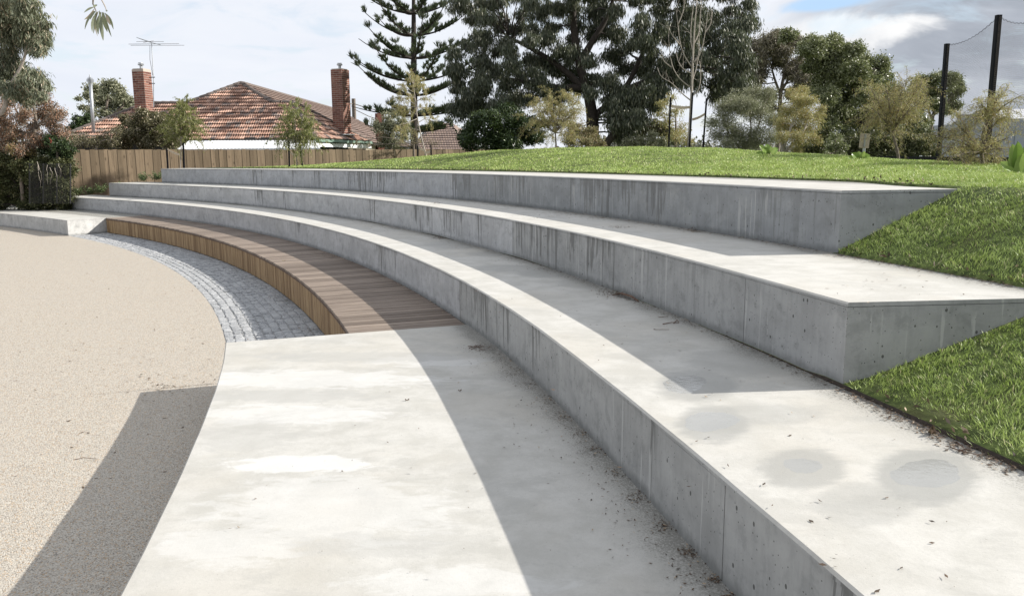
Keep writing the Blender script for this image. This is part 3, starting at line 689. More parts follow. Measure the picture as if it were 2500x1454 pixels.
def blob_tree(name, label, cat, base, trunk, blobs, D, leafm, barkm, n_leaf, L, W, droop=.5, depth=.9, tr=.25, group=None, sub=9, clump=.26, flat=.8, dj=1.2, twigs=True, extra=None, shell=.55):
    """trunk: list of polylines of (px, py) at distance D (first starts at base); blobs: (px, py, rpx)"""
    bx, by = at(base[0], base[1], D)[:2]; bz = gz(bx, by) if base[2] is None else base[2]
    root = thing(name, label, cat, (bx, by, bz - .05), group)
    tb = MB(); nodes = []
    for i, pl in enumerate(trunk):
        pts = [np.array([bx, by, bz - .05])] if i == 0 else []
        pts += [at(p[0], p[1], D + (p[2] if len(p) > 2 else 0)) for p in pl]
        pts = np.array(pts); t = np.linspace(0, 1, len(pts)); tt = np.linspace(0, 1, len(pts) * 4)
        pp = np.stack([np.interp(tt, t, pts[:, k]) for k in range(3)], 1)
        for _ in range(3): pp[1:-1] = (pp[:-2] + 2 * pp[1:-1] + pp[2:]) / 4
        r0 = tr if i == 0 else tr * .55; tb.tube(pp, np.linspace(r0, r0 * .35, len(pp)), 8); nodes.append(np.c_[pp, np.linspace(r0, r0 * .35, len(pp))])
    nodes = np.vstack(nodes); C_ = []; wts = []
    for (u, v, rp) in blobs:
        Dj = D + RNG.uniform(-1, 1) * dj; c = at(u, v, Dj); R = rp / F * Dj; C_.append((c, R)); wts.append(rp ** 2)
    wts = np.array(wts, float); wts /= wts.sum(); allp = []
    for (c, R), wt in zip(C_, wts):
        dd = np.linalg.norm(nodes[:, :3] - c, axis=1) + 2.0 * np.maximum(0, nodes[:, 2] - c[2]); j = np.argmin(dd)
        tip = c + np.array([0, 0, -R * .2]); a = nodes[j, :3]; r_ = min(nodes[j, 3] * .6, .02 + R * .05)
        lp = curve_pts(a, tip, 7, .08, .05); tb.tube(lp, np.linspace(r_, max(.006, r_ * .3), 7), 5)
        m = max(3, int(sub)); dirs = RNG.normal(size=(m, 3)); dirs /= np.linalg.norm(dirs, axis=1)[:, None]
        cc = c + dirs * np.array([R, R * depth, R * flat]) * (RNG.uniform(0, 1, m) ** shell)[:, None] * .85
        if twigs:
            for q in cc[::2]: tb.tube(curve_pts(tip if RNG.random() < .6 else lp[4], q, 4, .05, .08), np.linspace(max(.005, r_ * .3), .003, 4), 3, False)
        k = max(4, int(n_leaf * wt / m))
        for q in cc: allp.append(q + RNG.normal(size=(k, 3)) * R * clump * np.array([1, 1, .8]))
    tb.build('trunk', barkm, root, smooth=True)
    pts = np.vstack(allp); V, q = leaf_geo(pts, L, W, droop)
    hv = (pts[:, 2] - pts[:, 2].min()) / (np.ptp(pts[:, 2]) + 1e-6)
    part('crown', V, q, leafm, root, rnd=np.clip(RNG.random(len(pts)) * .8 + .2 * hv, 0, .999))
    return root

def scatter(poly, n, r, seed=0):                                         # blobs filling a pixel outline
    rg = random.Random(seed); xs = [p[0] for p in poly]; ys = [p[1] for p in poly]; res = []
    def ins(x, y):
        c = False
        for i in range(len(poly)):
            x1, y1 = poly[i]; x2, y2 = poly[i - 1]
            if (y1 > y) != (y2 > y) and x < (x2 - x1) * (y - y1) / (y2 - y1) + x1: c = not c
        return c
    tries = 0
    while len(res) < n and tries < 20000:
        tries += 1; x, y = rg.uniform(min(xs), max(xs)), rg.uniform(min(ys), max(ys))
        if not ins(x, y): continue
        rr = rg.uniform(r[0], r[1])
        if any((x - a) ** 2 + (y - b) ** 2 < (.55 * (rr + c)) ** 2 for a, b, c in res): continue
        res.append((x, y, rr))
    return res
# ------------------------------------------------------------------ big trees
blob_tree('gum_tree', 'huge dark gum tree with forked black trunk and drooping leaves behind the lawn crest', 'tree', (1447, 372, None),
          [[(1447, 330), (1446, 280), (1436, 225), (1418, 170), (1405, 110), (1398, 40), (1400, -40)],
           [(1446, 300), (1462, 272), (1480, 262), (1530, 215), (1560, 150), (1600, 70), (1640, 0)],
           [(1440, 235), (1400, 190), (1350, 150), (1300, 120), (1240, 90)],
           [(1415, 160), (1440, 110), (1480, 50), (1500, -10)],
           [(1520, 225), (1600, 190), (1680, 160), (1750, 130)],
           [(1420, 215), (1350, 215), (1280, 200), (1180, 185)]],
          scatter([(1105, -60), (1840, -60), (1835, 60), (1815, 110), (1835, 150), (1830, 215), (1760, 215), (1730, 262), (1700, 215), (1640, 190), (1600, 235), (1560, 275), (1530, 330), (1495, 300), (1480, 235), (1420, 215), (1400, 235), (1340, 235), (1290, 262), (1200, 270), (1130, 285), (1105, 240), (1085, 180), (1110, 120), (1150, 60), (1130, 20)], 125, (22, 42), 4)
          + [(1500, 250, 34), (1535, 300, 30), (1520, 335, 20), (1560, 250, 30), (1600, 255, 24), (1150, 250, 28), (1175, 210, 30), (1110, 165, 20), (1800, 90, 34), (1812, 150, 32), (1800, 200, 34), (1785, 240, 28), (1822, 60, 26), (1760, 190, 30), (1830, 190, 24)],
          34, M['gum'], M['bark'], 185000, .185, .034, .76, .9, .30, sub=20, clump=.21, dj=2.0)
# curved leaning stem of a second dark tree under the gum
t = thing('leaning_tree', 'dark curved trunk leaning out of the scrub under the huge gum', 'tree', (*at(1462, 362, 33)[:2], gz(*at(1462, 362, 33)[:2])))
mb = MB(); pp = np.array([at(1462, 368, 33), at(1480, 352, 33), at(1500, 325, 33), at(1510, 290, 33), at(1520, 250, 33), at(1545, 215, 33)]); mb.tube(pp, [.20, .17, .15, .13, .10, .06], 8); mb.build('trunk', M['bark'], t, True)
bl = scatter([(1490, 215), (1620, 215), (1600, 260), (1560, 290), (1545, 335), (1500, 330), (1485, 270)], 14, (18, 30), 2); allp = []
for u, v, rp in bl:
    c = at(u, v, 33 + RNG.uniform(-.6, .6)); R = rp / F * 33; allp.append(c + RNG.normal(size=(420, 3)) * R * .5)
V, q = leaf_geo(np.vstack(allp), .18, .04, .75); part('crown', V, q, M['gum'], t, rnd=RNG.random(len(q)))

blob_tree('gum_tree', 'brownish gum with pale forked trunk and open crown, right of the huge gum', 'tree', (1895, 372, None),
          [[(1903, 300), (1905, 235), (1912, 190), (1925, 140)], [(1905, 232), (1890, 190), (1880, 150)], [(1908, 220), (1935, 180), (1955, 150)]],
          [(1880, 105, 34), (1925, 105, 36), (1960, 120, 30), (1860, 150, 32), (1850, 190, 36), (1835, 225, 32), (1900, 150, 24), (1945, 160, 34), (1965, 195, 30), (1900, 85, 22), (1985, 215, 24), (1940, 225, 26), (1870, 235, 26), (1820, 260, 24), (1800, 235, 28), (1845, 260, 26), (1880, 262, 20), (1955, 245, 24), (1975, 165, 26), (1905, 125, 30), (1930, 180, 22), (1845, 115, 26), (1822, 170, 26), (1805, 205, 24), (1835, 150, 24)],
          44, M['gumbrown'], M['barkgrey'], 52000, .16, .045, .45, .9, .15, sub=14, clump=.22, dj=1.2)
blob_tree('gum_tree', 'tall rounded dark green gum with billowing crown between the brownish gum and the poles', 'tree', (2160, 400, None),
          [[(2150, 330), (2120, 250), (2080, 190), (2040, 150)], [(2140, 310), (2150, 230), (2130, 170)], [(2148, 320), (2070, 280), (2020, 240)]],
          [(1925, 88, 24), (1985, 112, 34), (2020, 110, 40), (2050, 130, 44), (2000, 150, 36), (2035, 95, 18), (1975, 95, 16), (2030, 185, 46), (2080, 175, 38), (2100, 150, 36), (2140, 160, 34), (2155, 190, 30), (2110, 200, 40), (2060, 230, 50),
           (2020, 235, 36), (2120, 235, 36), (2040, 275, 44), (2090, 290, 50), (2140, 280, 44), (2020, 305, 34), (2190, 265, 34), (2215, 285, 32), (2170, 320, 36), (2225, 320, 26), (2120, 330, 34), (2250, 300, 22), (2075, 330, 28), (2085, 125, 30), (2150, 165, 30), (2165, 225, 32), (2200, 240, 28), (1990, 160, 30), (2005, 200, 30), (2180, 295, 34), (2230, 300, 30), (2250, 325, 26), (2200, 345, 28)],
          38, M['gumgreen'], M['bark'], 105000, .13, .055, .35, .9, .30, sub=15, clump=.20, dj=1.6, shell=.4)
blob_tree('gum_tree', 'flat-topped grey-green gum standing just left of the shorter black pole', 'tree', (2265, 400, None),
          [[(2270, 330), (2280, 270), (2290, 230)], [(2275, 290), (2255, 240)], [(2280, 280), (2320, 240)]],
          [(2245, 205, 24), (2275, 195, 24), (2320, 195, 26), (2300, 185, 20), (2332, 225, 22), (2325, 255, 20), (2235, 235, 18), (2300, 225, 20), (2310, 270, 16), (2335, 205, 16), (2255, 250, 20), (2285, 255, 22), (2270, 225, 22), (2240, 275, 18)],
          50, M['gumgreen'], M['barkgrey'], 30000, .15, .050, .3, .9, .15, sub=12, clump=.22, dj=1.0)
blob_tree('gum_tree', 'grey-green gum rising on the left edge with long drooping leaves', 'tree', (-60, 420, .9),
          [[(-50, 350), (-30, 292), (6, 276), (14, 255), (12, 235), (22, 212), (60, 150), (70, 80)], [(-30, 292), (-40, 150), (-20, 40)], [(20, 215), (70, 190), (95, 200)]],
          [(20, 20, 44), (60, 45, 44), (95, 75, 30), (30, 85, 44), (75, 100, 36), (110, 95, 18), (20, 130, 30), (95, 120, 22), (35, 175, 40), (80, 195, 38), (55, 225, 34), (105, 205, 22), (15, 215, 30), (-20, 60, 50), (-30, 160, 50), (100, 230, 16), (60, 5, 34), (-10, 0, 50), (110, 55, 14)],
          27, M['gumleft'], M['barkpale'], 48000, .17, .030, .62, .9, .10, sub=12, clump=.24, dj=1.0)
blob_tree('gum_tree', 'round distant gum with feathered edge between the steel flue and the left chimney', 'tree', (265, 360, .9),
          [[(262, 320), (258, 280), (262, 245)], [(262, 300), (215, 265)], [(262, 290), (300, 260)]],
          [(235, 215, 24), (265, 210, 24), (295, 222, 24), (315, 245, 22), (240, 245, 24), (275, 245, 28), (300, 268, 28), (215, 235, 14), (205, 262, 12), (190, 240, 8), (225, 275, 18), (322, 275, 18), (260, 275, 22)],
          62, M['silver'], M['barkgrey'], 11000, .24, .09, .3, .9, .22, sub=10, clump=.24, dj=1.5)
blob_tree('bush', 'small dark green tree left of the steel flue behind the tiled house', 'bush', (210, 360, .9), [[(208, 330), (205, 305)]],
          [(195, 300, 20), (180, 315, 16), (215, 290, 16), (222, 310, 18), (200, 322, 18)], 58, M['bush'], M['bark'], 3500, .22, .09, .2, tr=.12, sub=8, dj=.6)
blob_tree('deciduous_tree', 'rusty brown half-bare tree at the left edge above the dark hedge', 'tree', (75, 390, .9),
          [[(80, 345), (88, 300), (82, 255)], [(84, 320), (50, 290), (30, 250)], [(86, 315), (120, 280), (140, 250)], [(85, 330), (45, 320), (10, 300)]],
          scatter([(-20, 215), (60, 240), (115, 235), (155, 268), (152, 320), (120, 350), (60, 365), (-20, 370)], 24, (18, 30), 9), 30, M['rust'], M['barkgrey'], 30000, .085, .028, .5, tr=.11, sub=16, clump=.30, dj=.9)
blob_tree('dark_bush', 'dense dark green bush rising above the right end of the paling fence', 'bush', (1225, 375, None), [[(1225, 340), (1222, 300)], [(1225, 350), (1180, 310)], [(1225, 350), (1280, 310)]],
          [(1150, 330, 34), (1160, 300, 26), (1195, 290, 30), (1225, 272, 30), (1255, 295, 30), (1290, 310, 32), (1215, 325, 40), (1270, 335, 34), (1150, 350, 26), (1310, 335, 24), (1200, 352, 26), (1320, 300, 16), (1250, 352, 26)],
          31, M['bush'], M['bark'], 24000, .11, .050, .15, .9, .16, sub=16, clump=.22, dj=.8, shell=.35)
# scrub layers
def bush(label, D, leafm, blobs, n, L=.12, W=.04, droop=.2, name='bush', base=None, bark='barkgrey', sub=10, zb=None, trunks=None, clump=.28, cat='bush', flat=.8):
    u = base if base else sum(b[0] for b in blobs) / len(blobs); vb = max(b[1] + b[2] for b in blobs)
    return blob_tree(name, label, cat, (u, vb, zb), trunks or [[(u, vb - 12), (u, sum(b[1] for b in blobs) / len(blobs))]], blobs, D, leafm, M[bark], n, L, W, droop, tr=.07, sub=sub, clump=clump, dj=.6, flat=flat)
bush('tan dry bush between the young olive tree and the dark gum trunk', 30, M['tan'], [(1400, 310, 22), (1425, 325, 24), (1395, 340, 22), (1450, 340, 20), (1430, 350, 18), (1470, 350, 12), (1445, 318, 14)], 7000, .09, .03, base=1420)
bush('pale feathery shrub behind the staked bare tree', 32, M['silver'], [(1560, 345, 18), (1590, 335, 18), (1535, 350, 14), (1620, 348, 16), (1650, 345, 16)], 4000, .12, .035, base=1590)
bush('olive shrub low behind the staked bare tree, on its left side', 36, M['scrub'], [(1570, 320, 20), (1600, 310, 22), (1630, 325, 20), (1555, 335, 16)], 4500, .14, .05, base=1600)
bush('yellow-green young tree showing between the black stakes', 29, M['wattle'], [(1620, 250, 16), (1640, 235, 12), (1650, 270, 20), (1630, 295, 20), (1665, 310, 22), (1645, 330, 22), (1680, 340, 18), (1610, 275, 12)], 3200, .10, .02, .5, base=1650, clump=.36)
bush('wide grey-green feathery shrub on the crest, right of the black stakes', 24, M['silver'], [(1765, 262, 26), (1795, 240, 26), (1840, 228, 26), (1880, 228, 24), (1770, 290, 34), (1800, 265, 30), (1830, 250, 26), (1850, 280, 34), (1790, 325, 36), (1840, 325, 36), (1750, 330, 26), (1870, 250, 26), (1890, 290, 30), (1880, 335, 30), (1815, 345, 28), (1775, 352, 20), (1740, 300, 20), (1845, 352, 22)], 34000, .075, .014, .25, base=1815, sub=20,
     trunks=[[(1815, 360), (1812, 320)], [(1815, 372), (1780, 330), (1765, 290)], [(1815, 372), (1850, 320), (1860, 270)], [(1815, 372), (1835, 330), (1830, 260)]])
bush('olive feathery shrub with white trunk, beside the wide grey-green shrub', 21, M['wattle'], [(1960, 226, 20), (1935, 228, 20), (1950, 245, 26), (1920, 270, 28), (1980, 245, 20), (1960, 280, 32), (1930, 310, 30), (1975, 310, 30), (1995, 285, 20), (1950, 340, 28), (1990, 340, 18), (1905, 300, 22), (1915, 335, 18), (1945, 365, 14), (2005, 262, 12)], 19000, .075, .012, .35, base=1912, bark='barkpale', sub=20,
     trunks=[[(1912, 370), (1908, 345), (1904, 330)], [(1912, 365), (1928, 320), (1945, 270)], [(1915, 372), (1960, 330), (1975, 280)]])
bush('small rounded green sapling in front of the scrub, left of the tan sign', 19, M['gumgreen'], [(2040, 345, 20), (2025, 360, 16), (2055, 355, 16), (2040, 330, 12), (2035, 375, 16), (2052, 378, 12), (2015, 378, 10)], 3800, .06, .022, .3, base=2042, sub=8)
bush('dark tangled scrub under the rounded gum behind the sign', 32, M['hedge'], [(2010, 330, 24), (2080, 350, 26), (2120, 345, 24), (2160, 350, 26), (2210, 350, 30), (2250, 355, 26), (2200, 380, 26), (2245, 385, 24), (2150, 385, 24), (2090, 385, 22), (2000, 370, 22), (1960, 360, 20), (2270, 340, 22), (2275, 375, 20)], 30000, .12, .04, base=2170, bark='bark')
bush('mottled half-bare shrub behind the fence, left of the first young tree', 36.5, M['scrub'], [(340, 300, 26), (390, 300, 24), (305, 290, 16), (330, 300, 22), (300, 325, 22), (335, 335, 26), (365, 310, 26), (385, 335, 28), (355, 350, 24), (410, 320, 24), (300, 350, 20), (415, 345, 24), (380, 285, 16), (345, 275, 14)], 20000, .11, .05, base=360, zb=.8)
bush('low bare tangle of pale twigs above the left end of the fence', 35.5, M['scrub'], [(285, 322, 16), (262, 330, 16), (180, 335, 14), (190, 350, 18), (225, 345, 18), (255, 350, 18), (280, 345, 16), (205, 335, 12), (245, 335, 10)], 4200, .08, .03, base=235, zb=.8, bark='barkpale', clump=.4, sub=26)
bush('silvery round shrub behind the fence right of the green gutter', 43, M['silver'], [(945, 290, 20), (925, 310, 22), (960, 310, 24), (985, 300, 18), (945, 335, 24), (985, 330, 22), (960, 350, 18), (935, 350, 14), (965, 280, 12)], 8000, .12, .04, base=955, zb=.9)
bush('leafless grey thicket behind the fence beside the silvery shrub', 41, M['tan'], [(1000, 345, 16), (1030, 340, 18), (1060, 350, 16), (1015, 325, 14), (975, 352, 12), (900, 355, 12), (870, 352, 10)], 500, .06, .02, base=1010, zb=.9, clump=.4, sub=40)
bush('glossy shrub carrying one red bloom, between the hedge and the fence end', 29.5, M['bush'], [(125, 345, 18), (150, 355, 18), (110, 360, 16), (165, 370, 16), (135, 375, 16), (150, 340, 14)], 3600, .12, .055, base=140, zb=.8)
rd = at(124, 345, 28.6); V, q = leaf_geo(rd + RNG.normal(size=(16, 3)) * .025, .06, .035, 0)
root = [o for o in COL.objects if o.get('label', '').startswith('glossy shrub')][0]
part('bloom', V, q, M['red'], root, rnd=RNG.random(16))
bush('bright yellow-leaved shrub above the dark hedge', 29.3, M['yellow'], [(30, 345, 14), (48, 358, 16), (25, 362, 14), (75, 372, 12), (60, 372, 12)], 1600, .10, .045, base=45, zb=.8)
# dark hedge
blob_tree('hedge', 'tall clipped hedge at the left edge, olive on top and nearly black below', 'hedge', (70, 500, .55), [[(60, 470), (55, 420)], [(68, 480), (110, 430)], [(66, 480), (15, 420)], [(70, 490), (150, 440)]],
          scatter([(-60, 385), (40, 378), (110, 392), (175, 385), (175, 500), (60, 503), (-60, 505)], 70, (17, 24), 5) + [(a, 392 + 5 * math.sin(a), 15) for a in range(-50, 60, 16)] + [(158, 396, 12), (140, 398, 11)], 29.5, M['hedge'], M['bark'], 75000, .085, .036, .2, 1.6, .08, sub=12, clump=.28, dj=.5, twigs=False)

# ------------------------------------------------------------------ norfolk pine
def norfolk():
    D = 47.0; b = at(1014, 362, D); root = thing('norfolk_pine', 'tall norfolk pine with tiers of upswept branches behind the tiled house', 'tree', (b[0], b[1], .9)); s = D / F
    tb = MB(); top = at(1010, -130, D); pts = np.array([[b[0], b[1], .9]] + [at(1011 + (330 - y) * -.004, y, D) for y in (330, 200, 80, 0, -130)])
    tb.tube(pts, [.27, .22, .18, .14, .10, .04], 9); tb.build('trunk', M['bark'], root, True)
    wh = [(-20, 105), (33, 128), (87, 150), (142, 165), (198, 178), (233, 150), (283, 150), (322, 120)]; fingers = []; tips = []; br = MB()
    for wi, (y, Lp) in enumerate(wh):
        nb = 6; a0 = RNG.uniform(0, 1) + wi * .45
        for k in range(nb):
            a = a0 + k * 2 * math.pi / nb + RNG.uniform(-.15, .15)
            if wi == 4 and k == 0: a = math.pi
            L = Lp * s * RNG.uniform(.78, 1.02); o = at(1011, y, D); d = np.array([math.cos(a), math.sin(a), 0])
            rise = L * RNG.uniform(.32, .46) if wi < 6 else L * .12
            tt = np.linspace(0, 1, 12); P_ = o + d * (L * tt)[:, None] + np.array([0, 0, 1]) * (rise * tt ** 2.2 + .03 * L * tt)[:, None]
            br.tube(P_, np.linspace(.065, .018, 12), 5)
            side = np.array([-d[1], d[0], 0])
            for t_ in np.arange(.20, 1.0, .062):
                if .78 < t_ < .9: continue
                if RNG.random() < (.45 if t_ < .35 else .12): continue
                c = o + d * L * t_ + np.array([0, 0, 1]) * (rise * t_ ** 2.2 + .03 * L * t_)
                wf = .26 * (1.15 - .55 * t_) * (L / 3.5)
                for sg in (-1, 0, 1):
                    off_ = side * sg * wf * RNG.uniform(.3, 1.0); cc = c + off_ + np.array([0, 0, .06 * abs(sg)])
                    if sg: br.tube(np.array([c, cc]), [.012, .008], 3, False)
                    m = 20
                    v = np.array([0, 0, 1.0]) + d * RNG.uniform(.25, .75) + side * sg * .35
                    v = v + RNG.normal(size=(m, 3)) * .30; v /= np.linalg.norm(v, axis=1)[:, None]
                    (tips if t_ > .88 else fingers).append(np.c_[cc + RNG.normal(size=(m, 3)) * .03, v * (RNG.uniform(.16, .34, m) * (1.35 if t_ > .88 else 1))[:, None]])
    br.build('branch', M['bark'], root)
    for arr, mt, nm in ((fingers, M['norfolk'], 'foliage'), (tips, M['norfolktip'], 'branch_tips')):
        A = np.vstack(arr); c, v = A[:, :3], A[:, 3:]; n = len(c); Vs = []
        for rep in range(2):
            sdir = np.cross(v, RNG.normal(size=(n, 3))); sdir /= np.linalg.norm(sdir, axis=1)[:, None]; sdir *= .021
            Vs.append(np.stack([c, c + v * .5 + sdir, c + v, c + v * .5 - sdir], 1).reshape(-1, 3))
        V = np.vstack(Vs); part(nm, V, np.arange(len(V)).reshape(-1, 4), mt, root, rnd=np.tile(RNG.random(n), 2))
norfolk()

# ------------------------------------------------------------------ young feathery trees with fronds
def feather_tree(name, label, D, trunk, limbs, fr, leafm, barkm, dens=60, fl=.5, ll=.07, lw=.012, droop=.45, tr=.03, group=None, base=None, up=.35):
    """trunk polyline px; limbs: list of polylines px; fr: fronds per limb metre"""
    b = at(trunk[0][0], trunk[0][1], D); zb = gz(b[0], b[1]) if base is None else base
    root = thing(name, label, 'tree', (b[0], b[1], zb - .03), group); tb = MB(); lv = []
    def smooth(pl, dz=0):
        q = np.array([at(p[0], p[1], D + dz * i / max(1, len(pl) - 1)) for i, p in enumerate(pl)]); t = np.linspace(0, 1, len(q)); tt = np.linspace(0, 1, 14)
        q = np.stack([np.interp(tt, t, q[:, k]) for k in range(3)], 1)
        for _ in range(2): q[1:-1] = (q[:-2] + 2 * q[1:-1] + q[2:]) / 4
        return q
    tp = smooth(trunk); tp = np.vstack([[b[0], b[1], zb - .03], tp]) if zb < tp[0, 2] else tp; tb.tube(tp, np.linspace(tr, tr * .4, len(tp)), 7)
    for pl in limbs:
        q = smooth(pl, RNG.uniform(-1, 1) * .7); L = np.linalg.norm(np.diff(q, axis=0), axis=1).sum(); tb.tube(q, np.linspace(tr * .5, .004, len(q)), 5)
        for _ in range(max(2, int(L * fr))):
            k = RNG.uniform(3, 13); i = int(k); o = q[i] + (q[min(i + 1, 13)] - q[i]) * (k - i); dr = q[min(i + 1, 13)] - q[i - 1]; dr /= np.linalg.norm(dr) + 1e-9
            d = dr * .6 + RNG.normal(size=3) * .75; d[2] += up; d /= np.linalg.norm(d); l = fl * RNG.uniform(.5, 1.2)
            t = np.linspace(0, 1, 6)[:, None]; c = o + d * l * t - np.array([0, 0, 1]) * l * .45 * t ** 2; tb.tube(c, [.004, .004, .003, .003, .002, .002], 3, False)
            n = int(dens * l); ti = RNG.uniform(.1, 1, n); pos = o + d * l * ti[:, None] - np.array([0, 0, 1]) * l * .45 * (ti ** 2)[:, None]; lv.append(pos + RNG.normal(size=(n, 3)) * .02)
    tb.build('trunk', barkm, root, True); pts = np.vstack(lv); V, q = leaf_geo(pts, ll, lw, droop); part('crown', V, q, leafm, root, rnd=RNG.random(len(pts)))
    return root
g = 'young trees tied to black stakes'
def fan(x0, y0, tops, n=4): return [[(x0, y0), ((x0 + x) / 2 + random.uniform(-4, 4), (y0 + y) / 2 - 6), (x, y)] for x, y in tops]
feather_tree('young_tree', 'bushy yellow-green sapling in front of the left part of the tiled roof', 32.4, [(440, 428), (441, 385), (443, 362), (440, 330), (441, 290)],
             fan(441, 345, [(400, 300), (410, 275), (425, 262), (445, 252), (465, 268), (480, 295), (470, 325), (405, 325), (440, 240), (455, 242), (484, 312), (425, 305), (455, 300), (420, 330), (462, 310)]), 15, M['wattlegreen'], M['barkpale'], 120, .62, .085, .016, .7, .025, up=.0)
feather_tree('young_tree', 'yellow-green sapling with drooping crown before the right part of the tiled roof', 28.5, [(725, 400), (724, 380), (722, 372), (723, 345), (718, 300), (715, 270)],
             fan(721, 350, [(690, 270), (705, 250), (725, 245), (745, 260), (765, 290), (775, 310), (685, 300), (672, 330), (760, 320), (735, 320), (700, 325), (720, 285), (745, 290), (690, 345), (755, 340), (768, 330)]), 14, M['wattlegreen'], M['barkpale'], 125, .56, .085, .016, .7, .025, up=-.05)
feather_tree('young_tree', 'tall thin sapling with tiered golden fronds in front of the norfolk pine', 26.5, [(1040, 380), (1035, 360), (1024, 318), (1016, 270), (1012, 230), (1008, 190)],
             [[(1018, 280), (1000, 272), (970, 268)], [(1018, 290), (995, 300), (965, 308)], [(1013, 255), (990, 240), (955, 236)], [(1013, 250), (1030, 240), (1052, 236)], [(1010, 225), (990, 215), (985, 208)], [(1010, 220), (1028, 212), (1035, 205)],
              [(1009, 205), (1000, 190), (1000, 180)], [(1020, 300), (1045, 285), (1065, 290)], [(1024, 318), (1000, 312), (985, 318)], [(1015, 265), (1030, 262), (1050, 268)], [(1012, 240), (1000, 232), (992, 225)], [(1011, 215), (1012, 195), (1015, 185)], [(1014, 262), (985, 258), (972, 262)], [(1009, 195), (1018, 188), (1022, 195)]],
             17, M['wattle'], M['barkpale'], 170, .32, .06, .012, .6, .028, up=.1)
feather_tree('young_tree', 'golden olive sapling with wide spreading fronds, left of the dark gum trunk', 23, [(1358, 366), (1357, 340), (1355, 310), (1360, 280)],
             fan(1356, 325, [(1300, 262), (1315, 240), (1335, 235), (1345, 225), (1375, 228), (1395, 238), (1410, 245), (1400, 280), (1385, 305), (1310, 290), (1320, 320), (1395, 330), (1340, 340), (1375, 265), (1350, 250), (1330, 270), (1290, 285), (1380, 335), (1415, 265)]), 20, M['wattle'], M['barkgrey'], 120, .50, .065, .010, .5, .025, up=.2)
feather_tree('young_tree', 'vase-shaped olive tree with curving bare trunk, between the sign and the shorter pole', 16, [(2195, 402), (2192, 370), (2183, 340), (2178, 322), (2180, 290), (2184, 262)],
             fan(2180, 320, [(2105, 215), (2120, 205), (2140, 225), (2150, 250), (2165, 220), (2185, 212), (2205, 205), (2215, 190), (2235, 215), (2250, 205), (2265, 225), (2245, 250), (2225, 265), (2130, 265), (2115, 285), (2150, 290), (2215, 290), (2200, 240), (2170, 265), (2128, 300), (2262, 200), (2205, 330), (2155, 345)]), 22, M['wattle'], M['barkgrey'], 120, .42, .055, .007, .4, .032, up=.2)
feather_tree('young_tree', 'wide orange-tinged feathery tree with dead grey branches beside the taller pole', 13, [(2400, 420), (2398, 390), (2394, 360), (2400, 320), (2418, 285), (2428, 260)],
             fan(2395, 372, [(2320, 290), (2300, 310), (2285, 330), (2330, 270), (2345, 340), (2300, 360), (2320, 385), (2350, 395), (2440, 350), (2460, 365), (2450, 320), (2465, 335), (2430, 300), (2420, 250), (2455, 400), (2340, 405), (2440, 395), (2360, 360)])
             + fan(2415, 290, [(2395, 255), (2410, 245), (2425, 250), (2445, 265), (2455, 290), (2385, 275), (2375, 290), (2440, 230), (2460, 215), (2480, 240)]), 22, M['wattle'], M['barkgrey'], 130, .36, .055, .007, .4, .035, up=.1)
def bare_tree():
    D = 24; b = at(1684, 366, D); root = thing('bare_tree', 'tall leafless pale young tree tied between three black stakes on the crest', 'tree', (b[0], b[1], gz(b[0], b[1]) - .03)); tb = MB()
    def pl(p, r0, r1, k=6):
        q = np.array([at(x, y, D + (i * dz)) for i, (x, y) in enumerate(p)]); t = np.linspace(0, 1, len(q)); tt = np.linspace(0, 1, 12); q = np.stack([np.interp(tt, t, q[:, c]) for c in range(3)], 1)
        for _ in range(2): q[1:-1] = (q[:-2] + 2 * q[1:-1] + q[2:]) / 4
        tb.tube(q, np.linspace(r0, r1, 12), k); return q
    dz = 0; pl([(1681, 372), (1683, 330), (1686, 280), (1689, 220), (1691, 160), (1693, 90), (1698, 40), (1702, 0)], .052, .010, 8)
    B = [[(1688, 215), (1660, 195), (1640, 165), (1634, 120), (1632, 85)], [(1690, 165), (1672, 140), (1660, 110), (1655, 60), (1650, 20)], [(1692, 155), (1712, 130), (1722, 80), (1728, 30)], [(1690, 180), (1668, 170), (1655, 150), (1650, 130)],
         [(1686, 245), (1660, 225), (1640, 200), (1612, 190), (1605, 165)], [(1692, 130), (1685, 90), (1690, 30), (1700, -20)], [(1693, 110), (1708, 80), (1710, 30), (1715, -20)], [(1687, 235), (1705, 225), (1712, 190), (1708, 150)], [(1640, 165), (1620, 150), (1612, 120)], [(1660, 110), (1640, 85), (1628, 60)], [(1722, 80), (1735, 60), (1740, 30)], [(1689, 200), (1700, 170), (1708, 120), (1706, 60)], [(1655, 60), (1668, 30), (1672, 0)]]
    for q in B:
        dz = RNG.uniform(-.12, .12); Q = pl(q, .020, .005, 5)
        for _ in range(5):
            i = RNG.integers(4, 11); o = Q[i]; d = RNG.normal(size=3) * .5 + np.array([0, 0, .9]); d /= np.linalg.norm(d); tb.tube(curve_pts(o, o + d * RNG.uniform(.2, .5), 5, .05, .05), np.linspace(.005, .0025, 5), 3, False)
    tb.build('trunk', M['barkpale'], root, True)
bare_tree()

